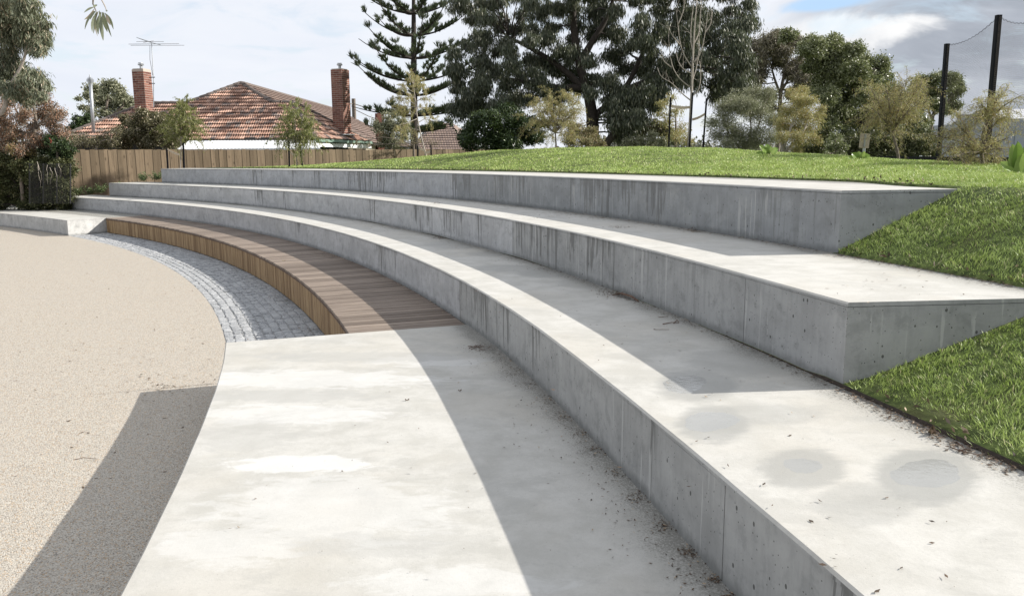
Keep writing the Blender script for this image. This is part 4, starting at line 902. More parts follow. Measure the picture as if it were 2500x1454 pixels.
# ------------------------------------------------------------------ stakes and ties
def stake(label, u0, v0, u1, v1, D, r=.022, below=None, ties=()):
    a = at(u0, v0, D); b = at(u1, v1, D); z = gz(b[0], b[1]); b = np.array([b[0], b[1], min(b[2], z) - .05])
    root = thing('tree_stake', label, 'stake', tuple(b), 'black tree stakes'); mb = MB()
    d = a - b; L = np.linalg.norm(d); Rm = np.array(d / L)[None]; zq = Vector(d).to_track_quat('Z', 'Y').to_matrix()
    mb.box((a + b) / 2, (r * 2, r * 2, L), R=zq); mb.build('post', M['black'], root)
    for (p, q) in ties:
        A, B_ = at(p[0], p[1], D), at(q[0], q[1], D); m2 = MB(); t = np.linspace(0, 1, 6)[:, None]; c = A + (B_ - A) * t - np.array([0, 0, .03]) * np.sin(t * math.pi)
        up = np.array([0, 0, .035]); th = np.array([0, .008, 0]); V = np.vstack([c + up + th, c - up + th, c - up - th, c + up - th]); n = 6
        qd = [[k * n + i, k * n + i + 1, ((k + 1) % 4) * n + i + 1, ((k + 1) % 4) * n + i] for k in range(4) for i in range(n - 1)]; m2.add(V, qd); m2.build('tie', M['tie'], root)
stake('left black stake of the bare tree, with a webbing tie to the trunk', 1637, 238, 1632, 366, 24, ties=[((1636, 258), (1684, 262))])
stake('middle black stake pressed against the trunk of the bare tree', 1691, 226, 1682, 368, 23.8)
stake('right black stake of the bare tree, with a sagging webbing tie', 1725, 240, 1715, 368, 24.2, ties=[((1724, 276), (1690, 292))])
stake('tall thin black stake left of the bushy sapling, standing against the fence', 407, 362, 411, 438, 31.9, .028, ties=[((408, 364), (439, 378))])
stake('black stake right of the bushy sapling, at the top step end', 447, 345, 449, 425, 32.3, .030)
stake('left black stake of the sapling before the right part of the roof', 705, 342, 706, 402, 28.4, .026, ties=[((706, 368), (722, 380))])
stake('right leaning black stake of the sapling before the right part of the roof', 731, 342, 738, 402, 28.5, .028, ties=[((732, 368), (724, 374))])
stake('left short black stake beside the thin golden sapling', 1020, 356, 1019, 384, 26.4, .020, ties=[((1020, 358), (1036, 366))])
stake('right short black stake beside the thin golden sapling', 1052, 354, 1053, 384, 26.4, .022, ties=[((1052, 368), (1036, 372))])

# ------------------------------------------------------------------ paling fence
fa, fb = at(172, 475, 33), at(1335, 370, 46); fv = fb[:2] - fa[:2]; fl_ = np.linalg.norm(fv); fdir = fv / fl_; fang = math.atan2(fdir[1], fdir[0]); fn = np.array([fdir[1], -fdir[0]])
fence = thing('paling_fence', 'long brown timber paling fence running behind the steps and the lawn', 'fence', (fa[0], fa[1], .6)); NP_ = 140; pw = fl_ / NP_
pm = []
for k in range(5):
    mb = MB(); hh = 2.03 + (k - 2) * .006; mb.box((0, 0, hh / 2), (pw * (1.12, 1.02, 1.08, 1.0, 1.05)[k], .010, hh)); me = mb.build('paling', M['paling']); pm.append(me.data); bpy.data.objects.remove(me)
for i in range(NP_):
    s = (i + .5) * pw; c = fa[:2] + fdir * s + fn * (.006 if i % 2 else -.006); o = obj('paling', pm[random.randrange(5)], fence, (c[0], c[1], .58 + random.uniform(-.006, .006))); o.rotation_euler = (0, random.uniform(-.006, .006), fang)
for z in (.95, 2.25):
    mb = MB(); c = (fa[:2] + fb[:2]) / 2 - fn * .06; mb.box((c[0], c[1], z), (fl_, .04, .09), fang); mb.build('rail', M['paling'], fence)
s_ = 0
while s_ < fl_:
    c = fa[:2] + fdir * s_ - fn * .11; mb = MB(); mb.box((c[0], c[1], 1.5), (.1, .1, 2.0), fang); mb.build('post', M['paling'], fence); s_ += 2.7

# wire mesh screen in front of the hedge
ms = thing('wire_mesh_fence', 'dark wire mesh fence panel with dead white twigs, between hedge and palings', 'fence', tuple([*at(125, 500, 28.6)[:2], .45])); mb = MB()
for i in range(34):
    u = 72 + 100 * i / 33; mb.tube(np.array([at(u, 399, 28.6), at(u, 497, 28.6)]), .005 if i % 11 else .02, 4, False)
for j in range(26):
    v = 402 + 94 * j / 25; mb.tube(np.array([at(72, v, 28.6), at(172, v, 28.6)]), .004, 3, False)
mb.build('mesh_panel', M['wire'], ms); mb = MB()
for k in range(6):
    u = random.gauss(116, 20); v = random.uniform(393, 415); p = [at(u, v, 28.5)]
    for _ in range(5): u += random.uniform(-3, 5); v += random.uniform(3, 16); p.append(at(u, min(v, 492), 28.45))
    mb.tube(np.array(p), np.linspace(.008, .002, 6), 3, False)
mb.build('dead_twigs', M['barkpale'], ms)

# ------------------------------------------------------------------ tiled house
house = thing('brick_house', 'red tiled hipped-roof house behind the paling fence', 'house', (-15.5, 46, .9))
ey, ez, sl = 42.3, 3.20, .554
def fz(y): return ez + sl * (y - ey)
EL, ER = np.array([-23.3, ey]), np.array([-9.9, ey]); yr = 46.0; ya = 48.26; zr = fz(yr); za = fz(ya)
WLx, WRx, Ax = -19.95, -11.9, -15.4
Lp, Rp = (480 - 1250) / F * 46.0, -13.03
outline = [(EL[0], ey), (WLx, yr), (Lp, yr), (Ax, ya), (Rp, yr), (WRx, yr), (ER[0], ey)]
def v3(x, y): return (x, y, fz(y))
mb = MB(); Bk = (-15.4, 72.0); eB = 78.0
mb.poly([(EL[0], ey, ez), (WLx, yr, zr), (Lp, yr, zr), (Ax, ya, za), (Rp, yr, zr), (WRx, yr, zr), (ER[0], ey, ez)], [[0, 1, 2], [0, 2, 6], [2, 3, 4], [2, 4, 6], [4, 5, 6]])
mb.poly([(EL[0], ey, ez), (WLx, yr, zr), (EL[0], 49.7, ez)], [[0, 2, 1]])
mb.poly([(WLx, yr, zr), (EL[0], 49.7, ez), (-21, 49.7, ez), (Lp, yr, zr), (Ax, ya, za), (-21.3, 78, ez), (*Bk, za)], [[0, 3, 2, 1], [3, 4, 6, 5], [2, 3, 5]])
mb.poly([(Ax, ya, za), (*Bk, za), (-9.15, eB, ez), (-9.15, 49.7, ez), (Rp, yr, zr)], [[0, 1, 2, 3], [0, 3, 4]])
mb.poly([(*Bk, za), (-9.15, eB, ez), (-21.3, eB, ez)], [[0, 1, 2]])
REc = np.array([-8.4, 49.7]); mb.poly([(WRx, yr, zr), (ER[0], ey, ez), (REc[0], REc[1], ez), (Rp, yr, zr), (-9.15, 49.7, ez)], [[0, 1, 2], [0, 2, 4], [0, 4, 3]])
v = np.vstack(mb.v); mb.v = [v - np.array([0, 0, .05])]
mb.q = [np.vstack(mb.q)]; mb.t = [np.vstack(mb.t)]; mb.build('roof_underlay', M['dark'], house)
# walls
mb = MB(); mb.box((-16.3, 46.3, 2.0), (12.4, 6.4, 2.3)); mb.box((-15.2, 62, 2.0), (11, 30, 2.28)); mb.build('wall', M['cream'], house)
mb = MB(); mb.box((-20.4, 43.0, 2.35), (5.6, .1, 1.5)); mb.build('verandah_shade', M['dark'], house)  # near-black box: the shade under the verandah is put into its colour
def tile_mesh(w_, l_, name, mt):
    xs = np.linspace(-w_ / 2, w_ / 2, 9); zz = np.abs(np.sin((xs / w_ + .5) * 2 * math.pi)) * .045; V = []
    for y, dz in ((0, .045), (l_ * 1.04, -.012)):
        V += [(x, y, z + dz) for x, z in zip(xs, zz)]
    V += [(x, .07, -.02) for x in xs]
    q = [[i, i + 1, 9 + i + 1, 9 + i] for i in range(8)] + [[18 + i, 18 + i + 1, i + 1, i] for i in range(8)]
    return np.array(V), np.array(q)
sa = math.atan(sl); tl, tw = .425, .245; TV, TQ = tile_mesh(tw, tl, 'roof_tile', M['tile'])
tme = fast_mesh('roof_tile', TV, TQ, mats=[M['tile']])
def width_at(y):                                                          # x range of the front plane at depth y
    xs = []
    for (x1, y1), (x2, y2) in zip(outline, outline[1:] + outline[:1]):
        if (y1 - y) * (y2 - y) < 0: xs.append(x1 + (x2 - x1) * (y - y1) / (y2 - y1))
    return (min(xs), max(xs)) if xs else (0, 0)
spots = []; row = 0
while True:
    y = ey - .05 + row * tl * math.cos(sa); ym = y + tl * math.cos(sa) * .6
    if ym > ya - .1: break
    x0, x1 = width_at(max(ym, ey + .01)); x = x0 + (row % 2) * tw * .5
    x -= tw * .75
    while x + tw <= x1 + tw * .85: spots.append((x + tw / 2, y, fz(y))); x += tw
    row += 1
def hidden(s): u = 1250 + s[0] / s[1] * F; return (u < 490) or (675 < u < 775)
spots.sort(key=lambda s: (hidden(s), s[1])); Rt = np.array(Matrix.Rotation(sa, 3, 'X')); rest = MB()
for i, s in enumerate(spots):
    if i < 300:
        o = obj('roof_tile', tme, house, s); o.rotation_euler = (sa + random.uniform(-.01, .01), 0, random.uniform(-.012, .012))
    else: rest.add(TV @ Rt.T + np.array(s), TQ)
def tile_plane(A, B_, C_, mbx, step=.425, lat=.245, inset=0):
    """fill triangle/quad given eave points A,B_ and top points C_ (list from B side to A side) with rows of wavy tile"""
    A, B_ = np.array(A, float), np.array(B_, float); C_ = [np.array(c, float) for c in C_]; ex = (B_ - A) / np.linalg.norm(B_ - A)
    nrm = np.cross(ex, C_[0] - A); nrm /= np.linalg.norm(nrm); nrm = nrm if nrm[2] > 0 else -nrm; up = np.cross(nrm, ex); pl = [A, B_] + C_; p2 = [((p - A) @ ex, (p - A) @ up) for p in pl]; H_ = max(p[1] for p in p2); r = 0
    while r * step < H_ - .05:
        yy = r * step; ym = yy + step * .5; xs = []
        for (x1, y1), (x2, y2) in zip(p2, p2[1:] + p2[:1]):
            if (y1 - ym) * (y2 - ym) < 0: xs.append(x1 + (x2 - x1) * (ym - y1) / (y2 - y1))
        if len(xs) >= 2:
            x0, x1 = min(xs), max(xs); n = max(2, int((x1 - x0) / (lat / 8))); n = min(n, 500); X_ = np.linspace(x0, x1, n); Zw = np.abs(np.sin(X_ / lat * 2 * math.pi)) * .042
            V = [A + ex * a + up * yy + nrm * (z + .045) for a, z in zip(X_, Zw)] + [A + ex * a + up * (yy + step * 1.04) + nrm * (z - .012) for a, z in zip(X_, Zw)] + [A + ex * a + up * (yy + .07) - nrm * .03 for a in X_]
            q = [[i, i + 1, n + i + 1, n + i] for i in range(n - 1)] + [[2 * n + i, 2 * n + i + 1, i + 1, i] for i in range(n - 1)]; mbx.add(V, q)
        r += 1
tile_plane((ER[0], ey, ez), (REc[0], REc[1], ez), [(WRx, yr, zr)], rest)
tile_plane((EL[0], 49.7, ez), (EL[0], ey, ez), [(WLx, yr, zr)], rest)
nq = sum(len(a) for a in rest.q); rr2 = np.concatenate([np.repeat(RNG.random(len(a) // 8 + 1), 8)[:len(a)] for a in rest.q]); v = np.vstack(rest.v)
o = part('roof_tile_field', v, np.vstack(rest.q), M['tile2'], house, rnd=rr2); o['kind'] = 'stuff'
gm_ = MB(); tile_plane((-9.15, 49.7, ez), (-9.15, eB, ez), [(*Bk, za), (Ax, ya, za), (Rp, yr, zr)], gm_)
o = gm_.build('shaded_tile_slope', M['tilegrey'], house, rnd=True); o['kind'] = 'stuff'  # east slope: shade painted in as a darker, greyer tile colour
capm = None
def caps(A, B_, mt, n=None, r=.13, lift=-.02):
    global capm
    A, B_ = np.array(A, float), np.array(B_, float); L = np.linalg.norm(B_ - A); n = n or int(L / .42)
    if capm is None:
        an = np.linspace(0, math.pi, 7); l = .45; V = [(0, math.cos(a) * .17, math.sin(a) * .15) for a in an] + [(l, math.cos(a) * .145, math.sin(a) * .125) for a in an]; V += [(0, 0, 0)]
        capm = fast_mesh('ridge_cap', V, [np.array([[i, i + 1, 8 + i, 7 + i] for i in range(6)]), np.array([[i + 1, i, 14] for i in range(6)])], mats=[M['cap']])
    q = Vector(B_ - A).to_track_quat('X', 'Z')
    for i in range(n):
        p = A + (B_ - A) * i / n + np.array([0, 0, lift]); o = obj('ridge_cap', capm, house, p); o.rotation_mode = 'QUATERNION'; o.rotation_quaternion = q @ Vector((0, 0, 1)).rotation_difference(Vector((0, random.uniform(-.03, .03), 1)))
caps((Lp, yr, zr), (Ax, ya, za), 0); caps((Rp, yr, zr), (Ax, ya, za), 0); caps((WLx, yr, zr), (Lp, yr, zr), 0); caps((Rp, yr, zr), (WRx, yr, zr), 0)
caps((ER[0], ey, ez), (WRx, yr, zr), 0); caps((REc[0], REc[1], ez), (WRx, yr, zr), 0); caps((EL[0], ey, ez), (WLx, yr, zr), 0); caps((*Bk, za), (Ax, ya, za), 0, 44); caps((-9.15, eB, ez), (*Bk, za), 0, 16)
# carport sheet, fascia, gutter
def slab(name, c4, th_, mt, parent):
    c = np.array(c4, float); V = np.vstack([c, c - np.array([0, 0, th_])]); return part(name, V, np.array([[0, 1, 2, 3], [7, 6, 5, 4], [0, 4, 5, 1], [1, 5, 6, 2], [2, 6, 7, 3], [3, 7, 4, 0]]), mt, parent)
n = 120; f0, f1 = at(432, 364, 40.2), at(782, 361, 40.2); b0, b1 = at(462, 343, 42.2), at(768, 342, 42.2); V = []
for i in range(n):
    t_ = i / (n - 1); dz = .007 * math.sin(i * 2.1); p, q_ = f0 + (f1 - f0) * t_, b0 + (b1 - b0) * t_; V += [p + [0, 0, dz], q_ + [0, 0, dz], q_ + [0, 0, dz - .04], p + [0, 0, dz - .10]]
q = [[4 * i + j, 4 * i + (j + 1) % 4, 4 * i + 4 + (j + 1) % 4, 4 * i + 4 + j] for i in range(n - 1) for j in range(4)]; part('carport_roof', V, np.array(q), M['white'], house)
for a_, b_ in ((497, 622), (640, 660)):
    pass
for a_, b_ in ((598, 624), (637, 658), (668, 682)):
    A, B_ = at(a_, 338, 42.0), at(b_, 338, 42.0); mb = MB(); mb.box((A + B_) / 2, (B_[0] - A[0], .05, .10)); mb.build('vent', M['dark'], house)
g0, g1 = np.array([-9.95, 42.2, 3.12]), np.array([-8.3, 49.8, 3.12]); d = g1 - g0; an = math.atan2(d[1], d[0]); L = np.linalg.norm(d[:2]); c = (g0 + g1) / 2
mb = MB(); mb.box(c, (L, .16, .14), an); mb.build('gutter', M['green'], house)
mb = MB(); mb.box(c + [-.06, .02, -.22], (L, .05, .20), an); mb.build('fascia', M['white'], house)
mb = MB(); mb.box(c + [-.5, .3, -.75], (L * .96, .3, .8), an); mb.build('shaded_wall', M['dark'], house)  # wall coloured near-black to hold the under-eave shade
g0, g1 = at(180, 336, 42.2), at(460, 341, 42.2); mb = MB(); mb.box((g0 + g1) / 2, (g1[0] - g0[0], .14, .12)); mb.build('gutter', M['dark'], house)
# chimneys of single bricks
def chimney(u, vt, vb, D, yaw, wpx, course, extra_course=True):
    T, Bo = at(u, vt, D), at(u, vb, D); x, y = Bo[0], Bo[1]; zt, zb = T[2], Bo[2] - .5; wd = wpx / F * D
    core = thing_part('chimney', house, (x, y, zb)); H_ = zt - zb; n = int(H_ / course); bl, bd = wd / 2, .11
    mb = MB(); mb.box((x, y, (zt + zb) / 2), (wd - .006, wd - .006, H_), yaw); v = np.vstack(mb.v) - np.array([x, y, zb]); core.data = fast_mesh('chimney', v, np.vstack(mb.q), mats=[M['mortar']])
    bm = {}
    for ln in (bl, bl / 2):
        m2 = MB(); a, b, h = ln / 2 - .010, .055, course / 2 - .011; m2.box((0, 0, 0), (2 * a, 2 * b, 2 * h)); bm[ln] = fast_mesh('brick', np.vstack(m2.v), np.vstack(m2.q), mats=[M['brick']])
    for k in range(n):
        z = course * (k + .5); 
        for s in range(4):
            if s == 2: continue
            an = yaw + s * math.pi / 2; dx, dy = math.cos(an), math.sin(an); nx, ny = dy, -dx
            off_ = 0 if (k + s // 2 * 0 + s) % 2 else bl / 2; L_ = []
            if off_: L_ = [(-wd / 2 + bl / 4, bl / 2), (0, bl), (wd / 2 - bl / 4, bl / 2)]
            else: L_ = [(-bl / 2, bl), (bl / 2, bl)]
            for c0, ln in L_:
                o = bpy.data.objects.new('brick', bm[ln]); COL.objects.link(o); o.parent = core; o.location = (dx * c0 + nx * (wd / 2 - .05), dy * c0 + ny * (wd / 2 - .05), z); o.rotation_euler.z = an
    return core, (x, y, zt), wd
def thing_part(name, parent, wl):
    o = bpy.data.objects.new(name, bpy.data.meshes.new(name)); COL.objects.link(o); o.parent = parent; o.location = np.array(wl) - ORG[parent]; ORG[o] = np.array(wl, float); return o
def child_build(mb, name, mt, parent):
    return mb.build(name, mt, parent)
ch1, tp1, w1_ = chimney(352, 171, 258, 45, math.radians(79), 41 / 1.36, .118)
ch2, tp2, w2_ = chimney(836, 171, 325, 47.3, math.radians(67), 42 / 1.36, .113)
for chx, (x, y, z), wd, nm in ((ch1, tp1, w1_, 79), (ch2, tp2, w2_, 67)):
    mb = MB(); mb.box((x, y, z + .02), (wd * .90, wd * .90, .05), math.radians(nm)); mb.build('mortar_cap', M['mortar'], chx)
    mb = MB(); mb.tube(np.array([[x, y, z], [x, y, z + .26]]), [.075, .075], 10); mb.tube(np.array([[x, y, z + .24], [x, y, z + .30]]), [.15, .16], 10); mb.tube(np.array([[x, y, z + .34], [x, y, z + .37]]), [.14, .13], 10); mb.build('flue_cowl', M['galv'], chx)
mb = MB(); b_ = at(842, 329, 47.0); mb.box(b_, (.9, .75, .05), math.radians(33)); mb.build('flashing', M['white'], house)
# steel flue at left, antenna, second-house chimneys
fl = thing('steel_flue', 'tall thin steel flue with a round cowl at the left end of the tiled roof', 'flue', tuple(at(229, 332, 43.0))); mb = MB()
a, b = at(229, 332, 43.0), at(221, 205, 43.0); mb.tube(np.array([a, (a + b) / 2, b]), .085, 10); mb.build('pipe', M['galv'], fl, True); mb = MB()
for k in range(7):
    z = k / 6; r_ = .19 * math.sin(math.pi * (.12 + .76 * z)); p = b + np.array([0, 0, .32 * z]); mb.tube(np.array([p, p + [0, 0, .02]]), [r_, r_], 10)
mb.tube(np.array([b, b + [0, 0, .45]]), .03, 6); mb.build('cowl', M['galv'], fl); mb = MB(); mb.box(a + [0, -.1, 0], (.6, .6, .05)); mb.build('flashing', M['galv'], fl)
an_ = thing('tv_antenna', 'tv antenna on a tall mast strapped to the left chimney', 'antenna', tuple(at(374, 256, 44.6))); mb = MB()
mast = np.array([at(375, 262, 44.6), at(375, 205, 44.6), at(374, 180, 44.6), at(370, 105, 44.6)]); mb.tube(mast, [.025, .025, .022, .02], 6); mb.build('mast', M['galv'], an_)
mb = MB(); mb.tube(np.array([at(334, 92, 45.6), at(350, 98, 45.2), at(364, 103, 44.7), at(392, 110, 43.9)]), .018, 5); c0 = at(370, 104, 44.6)
for (u0, v0, u1, v1) in ((314, 108, 437, 107), (319, 111, 450, 111), (333, 102, 400, 102), (350, 104, 375, 100)):
    mb.tube(np.array([at(u0, v0, 44.6), at(u1, v1, 44.6)]), .012, 4)
for k in range(9):
    t_ = k / 8; u, v_ = 336 + 30 * t_, 92.5 + 9.5 * t_; mb.tube(np.array([at(u - 3, v_ - 1, 45.5 - t_ * .8), at(u + 3, v_ + 1.5, 45.5 - t_ * .8)]), .012, 4)
mb.build('aerial', M['galv'], an_); mb = MB()
for v_ in (189, 204): mb.box(at(371, v_, 44.6), (.30, .04, .04))
mb.build('bracket', M['black'], an_); mb = MB(); mb.tube(np.array([at(366, 112, 44.5), at(366, 145, 44.5), at(370, 168, 44.5), at(373, 185, 44.5)]), .010, 4); mb.build('cable', M['black'], an_)
# second house
h2 = thing('tiled_house', 'second tiled house farther back, seen right of the norfolk pine trunk', 'house', tuple([*at(1085, 350, 62)[:2], .9])); D2 = 62
e0, e1 = at(1000, 372, D2), at(1145, 372, D2); top0, top1 = at(1050, 292, D2 + 5), at(1098, 300, D2 + 5)
s1 = MB(); tile_plane(e0, e1, [top1, top0], s1, .42, .25); rb, rb2 = at(1175, 345, D2 + 12), top1; tile_plane(e1, at(1160, 340, D2 + 14), [top1 + [.1, 0, 0]], s1, .42, .25); o = s1.build('roof', M['tilegrey'], h2, rnd=True)
A = np.array([e0, e1, top1, top0, at(1160, 340, D2 + 14)]) - np.array([0, 0, .06]); part('roof_underlay', A, [np.array([[0, 1, 2, 3]]), np.array([[1, 4, 2]])], M['dark'], h2)
mb = MB(); c = (e0 + e1) / 2; mb.box((c[0], c[1] + 4, 1.9), (e1[0] - e0[0] - .4, 6, 2.2)); mb.build('wall', M['cream'], h2)
mb = MB()
for (u, vt, vb, wp) in ((926, 277, 312, 16),):
    T, Bo = at(u, vt, 60), at(u, vb, 60); mb.box(((T[0]), T[1], (T[2] + .9) / 2), (wp / F * 60, .5, T[2] - .9), .5)
mb.build('chimney', M['brick'], h2); mb = MB(); mb.tube(np.array([at(926, 277, 60), at(926, 268, 60)]), .07, 6); mb.build('flue', M['galv'], h2); mb = MB(); mb.tube(np.array([at(958, 290, 60), at(958, 245, 60)]), .09, 8); mb.tube(np.array([at(958, 246, 60), at(958, 238, 60)]), .17, 8); mb.build('flue', M['galv'], h2)
# power pole and wires
pp_ = thing('power_pole', 'grey timber power pole top showing beside the right chimney', 'pole', tuple([*at(863, 350, 75)[:2], .9])); mb = MB(); T = at(863, 241, 75); mb.tube(np.array([[T[0], T[1], .9], T]), [.22, .18], 8); mb.build('post', M['barkgrey'], pp_)
mb = MB(); mb.tube(np.array([at(850, 255, 74), at(863, 253, 75), at(890, 262, 72), at(930, 272, 70), at(1000, 288, 66)]), .035, 4, False); mb.tube(np.array([at(863, 266, 75), at(900, 284, 72), at(935, 296, 70)]), .03, 4, False); mb.build('wire', M['barkgrey'], pp_)

# ------------------------------------------------------------------ right-hand background
def big_pole(label, ut, vt, ub, vb, D, wd):
    T, Bo = at(ut, vt, D), at(ub, vb, D); zb = gz(Bo[0], Bo[1]) - .3; zb = min(zb, Bo[2] - .1); root = thing('net_pole', label, 'pole', (Bo[0], Bo[1], zb)); mb = MB(); B2 = np.array([Bo[0], Bo[1], zb]); dd = T - B2; L = np.linalg.norm(dd)
    R_ = Vector(dd).to_track_quat('Z', 'Y').to_matrix(); mb.box((T + B2) / 2, (wd, wd, L), R=R_); mb.build('post', M['black'], root); mb = MB(); mb.box((T + B2) / 2 + np.array([wd / 2 + .005, 0, 0]), (.010, wd * .3, L * .985), R=R_); mb.build('cable_channel', M['galv'], root)
    return T
T1 = big_pole('shorter tall black square pole, left of the two on the right side', 2312, 107, 2290, 405, 27, .125)
T2 = big_pole('taller black square pole, right of the two, behind the orange-tinged tree', 2438, 37, 2405, 410, 23, .13)
net = thing('sports_net', 'fine grey ball-stop net hung between the two black poles and beyond', 'net', tuple([*T1[:2], 1.5])); T3 = at(2560, 30, 19.5); mb = MB()
def sagline(a, b, n, s): t_ = np.linspace(0, 1, n)[:, None]; return a + (b - a) * t_ - np.array([0, 0, s]) * np.sin(t_ * math.pi)
for a, b, n in ((T1, T2, 60), (T2, T3, 50)):
    p = sagline(a - [0, 0, .05], b - [0, 0, .05], n, .18); p[:, 2] += .022 * np.sin(np.arange(n) * 1.6); mb.tube(p, .006, 4, False)
mb.build('top_cable', M['black'], net); mb = MB()
for a, b in ((T1, T2), (T2, T3)):
    for i in range(46):
        t_ = i / 45; p = a + (b - a) * t_ - np.array([0, 0, .25 * math.sin(t_ * math.pi)]); mb.tube(np.array([p, [p[0], p[1], 2.6]]),   .0016, 3, False)
    for j in range(60):
        f_ = j / 60; p0, p1 = a * 1.0, b * 1.0; p0[2] = a[2] + (2.6 - a[2]) * f_; p1[2] = b[2] + (2.6 - b[2]) * f_; mb.tube(sagline(p0, p1, 8, .25 * (1 - f_)),   .0016, 3, False)
mb.build('netting', M['barkgrey'], net)
sh = thing('steel_shed', 'grey steel shed with a low zinc roof behind the taller pole', 'building', tuple([*at(2440, 400, 52)[:2], .6])); Ds = 52
c0, c1, c2 = at(2325, 300, Ds + 6), at(2462, 292, Ds), at(2720, 290, Ds - 6)
zE = c1[2]; zR = at(2432, 268, Ds + 2)[2]; a, b = np.array([c0[0], c0[1]]), np.array([c1[0], c1[1]]); dirx = np.array([14.0, -3.0]); apex = (a + b) / 2
V = [(*a, .5), (*b, .5), (*b, zE), (*apex, zR), (*a, zE)]; V += [(x + dirx[0], y + dirx[1], z) for x, y, z in V]
part('wall', V, [np.array([[0, 1, 2, 4], [1, 6, 7, 2], [0, 4, 9, 5]]), np.array([[4, 2, 3]])], M['grey_wall'], sh)
ov = np.array([0, 0, .06]); slab('roof', [np.array([*b, zE]) + ov, np.array([*(b + dirx), zE]) + ov, np.array([*(apex + dirx), zR]) + ov, np.array([*apex, zR]) + ov], .08, M['grey_roof'], sh); slab('roof', [np.array([*apex, zR]) + ov, np.array([*(apex + dirx), zR]) + ov, np.array([*(a + dirx), zE]) + ov, np.array([*a, zE]) + ov], .08, M['grey_roof'], sh)
mb = MB(); mb.tube(np.array([[*b, zE + .02], [*apex, zR + .02]]) + [0, -.1, .03], .07, 4); mb.build('barge_board', M['white'], sh)
mb = MB(); q0 = b + dirx * .14; mb.tube(np.array([[q0[0], q0[1] - .1, .5], [q0[0], q0[1] - .1, zE]]), .09, 6); mb.build('downpipe', M['grey_roof'], sh)
for k in range(2):
    q0 = b + dirx * (.03 + .16 * k); q1 = b + dirx * (.11 + .16 * k); mb = MB(); c = (q0 + q1) / 2; mb.box((c[0] - .02, c[1] - .05, zE - 1.9), (1.1, .06, 2.9), math.atan2(dirx[1], dirx[0])); mb.build('window', M['grey_wall'], sh)
sh2 = thing('steel_shed', 'long low dark grey shed between the two black poles', 'building', tuple([*at(2370, 400, 60)[:2], .6])); mb = MB(); A, B_ = at(2305, 310, 62), at(2440, 300, 58)
mb.box(((A[0] + B_[0]) / 2, 62, (A[2] + .6) / 2), (B_[0] - A[0], 4, A[2] - .6 + .3)); mb.build('wall', M['grey_wall'], sh2); slab('roof', [(A[0] - .2, 59.5, A[2] + .2), (B_[0] + .2, 59.5, A[2] + .2), (B_[0], 62, A[2] + .9), (A[0] + .8, 62, A[2] + .9)], .08, M['dark'], sh2)
# sign seen from the back
sg = thing('sign', 'tan back of a rectangular sign on a galvanised post, behind the lawn crest', 'sign', tuple([*at(2109, 392, 17)[:2], 1.6])); mb = MB(); a, b = at(2112, 330, 17), at(2107, 392, 17); mb.tube(np.array([[b[0], b[1], 1.6], a]), .028, 8); mb.build('post', M['galv'], sg)
mb = MB(); c = at(2111, 343.5, 16.96) ; mb.box(c, (.20, .012, .29), 0.12, R=np.array(Matrix.Rotation(.06, 3, 'Y'))); mb.build('panel', M['signback'], sg); mb = MB(); mb.box(at(2111.5, 343, 16.94), (.03, .02, .25), R=np.array(Matrix.Rotation(.06, 3, 'Y'))); mb.build('bracket', M['galv'], sg)
# black picket fence
pf = thing('picket_fence', 'low black steel picket fence glimpsed behind the lawn on the right', 'fence', tuple([*at(2300, 410, 26)[:2], 1.2])); pa, pb = at(2140, 393, 30), at(2490, 405, 17); Lp_ = np.linalg.norm((pb - pa)[:2]); npk = 110; pan = math.atan2((pb - pa)[1], (pb - pa)[0])
mb = MB(); mb.box((0, 0, .45), (.03, .03, .95)); tmp = mb.build('picket', M['black']); pk = tmp.data; bpy.data.objects.remove(tmp)
for i in range(npk):
    p = pa + (pb - pa) * i / (npk - 1); o = obj('picket', pk, pf, (p[0], p[1], p[2] - .75)); o.rotation_euler.z = pan
for dz in (-.05, -.6): p = (pa + pb) / 2; mb = MB(); mb.tube(np.array([pa + [0, 0, dz], pb + [0, 0, dz]]), .018, 4); mb.build('rail', M['black'], pf)
mb = MB(); mb.tube(np.array([at(2248, 380, 27), at(2246, 412, 27)]), .05, 6); w_ = thing('bollard', 'white post in front of the black picket fence', 'post', tuple(at(2246, 412, 27))); mb.build('post', M['white'], w_)

# strap-leaved plants
def strap(label, u, v, D, leaves):
    b = at(u, v, D); z = gz(b[0], b[1]); b = np.array([b[0], b[1], min(z, b[2])]); root = thing('agave', label, 'plant', tuple(b), None)
    for (u1, v1, wpx) in leaves:
        tip = at(u1, v1, D + RNG.uniform(-.15, .15)); L = np.linalg.norm(tip - b); w0 = wpx * (1.25 if D < 11 else 1.9) / F * D; t_ = np.linspace(0, 1, 9); c = b + (tip - b) * t_[:, None]; out_ = (tip - b) * [1, 1, 0]
        c[:, 2] += L * .10 * np.sin(t_ * math.pi); wp = w0 * np.sin(np.clip(t_ * .85 + .15, 0, 1) * math.pi) ** .7 * np.where(t_ > .97, .05, 1)
        ax = (tip - b) / L; sdir = np.cross(ax, [0, -1, .25]); sdir /= np.linalg.norm(sdir); nn = np.cross(sdir, ax); V = np.vstack([c + sdir * wp[:, None] / 2 + nn * .012, c - nn * .004, c - sdir * wp[:, None] / 2 + nn * .012]); n = 9
        q = [[k * n + i, k * n + i + 1, (k + 1) * n + i + 1, (k + 1) * n + i] for k in range(2) for i in range(n - 1)]; part('leaf', V, np.array(q), M['agave'], root, rnd=np.full(len(q), RNG.random()))
strap('large strap-leaved agave at the right edge of the lawn', 2482, 424, 9.6, [(2470, 352, 26), (2484, 345, 22), (2498, 372, 20), (2440, 396, 18), (2460, 388, 20), (2515, 350, 22), (2525, 385, 20), (2448, 412, 10)])
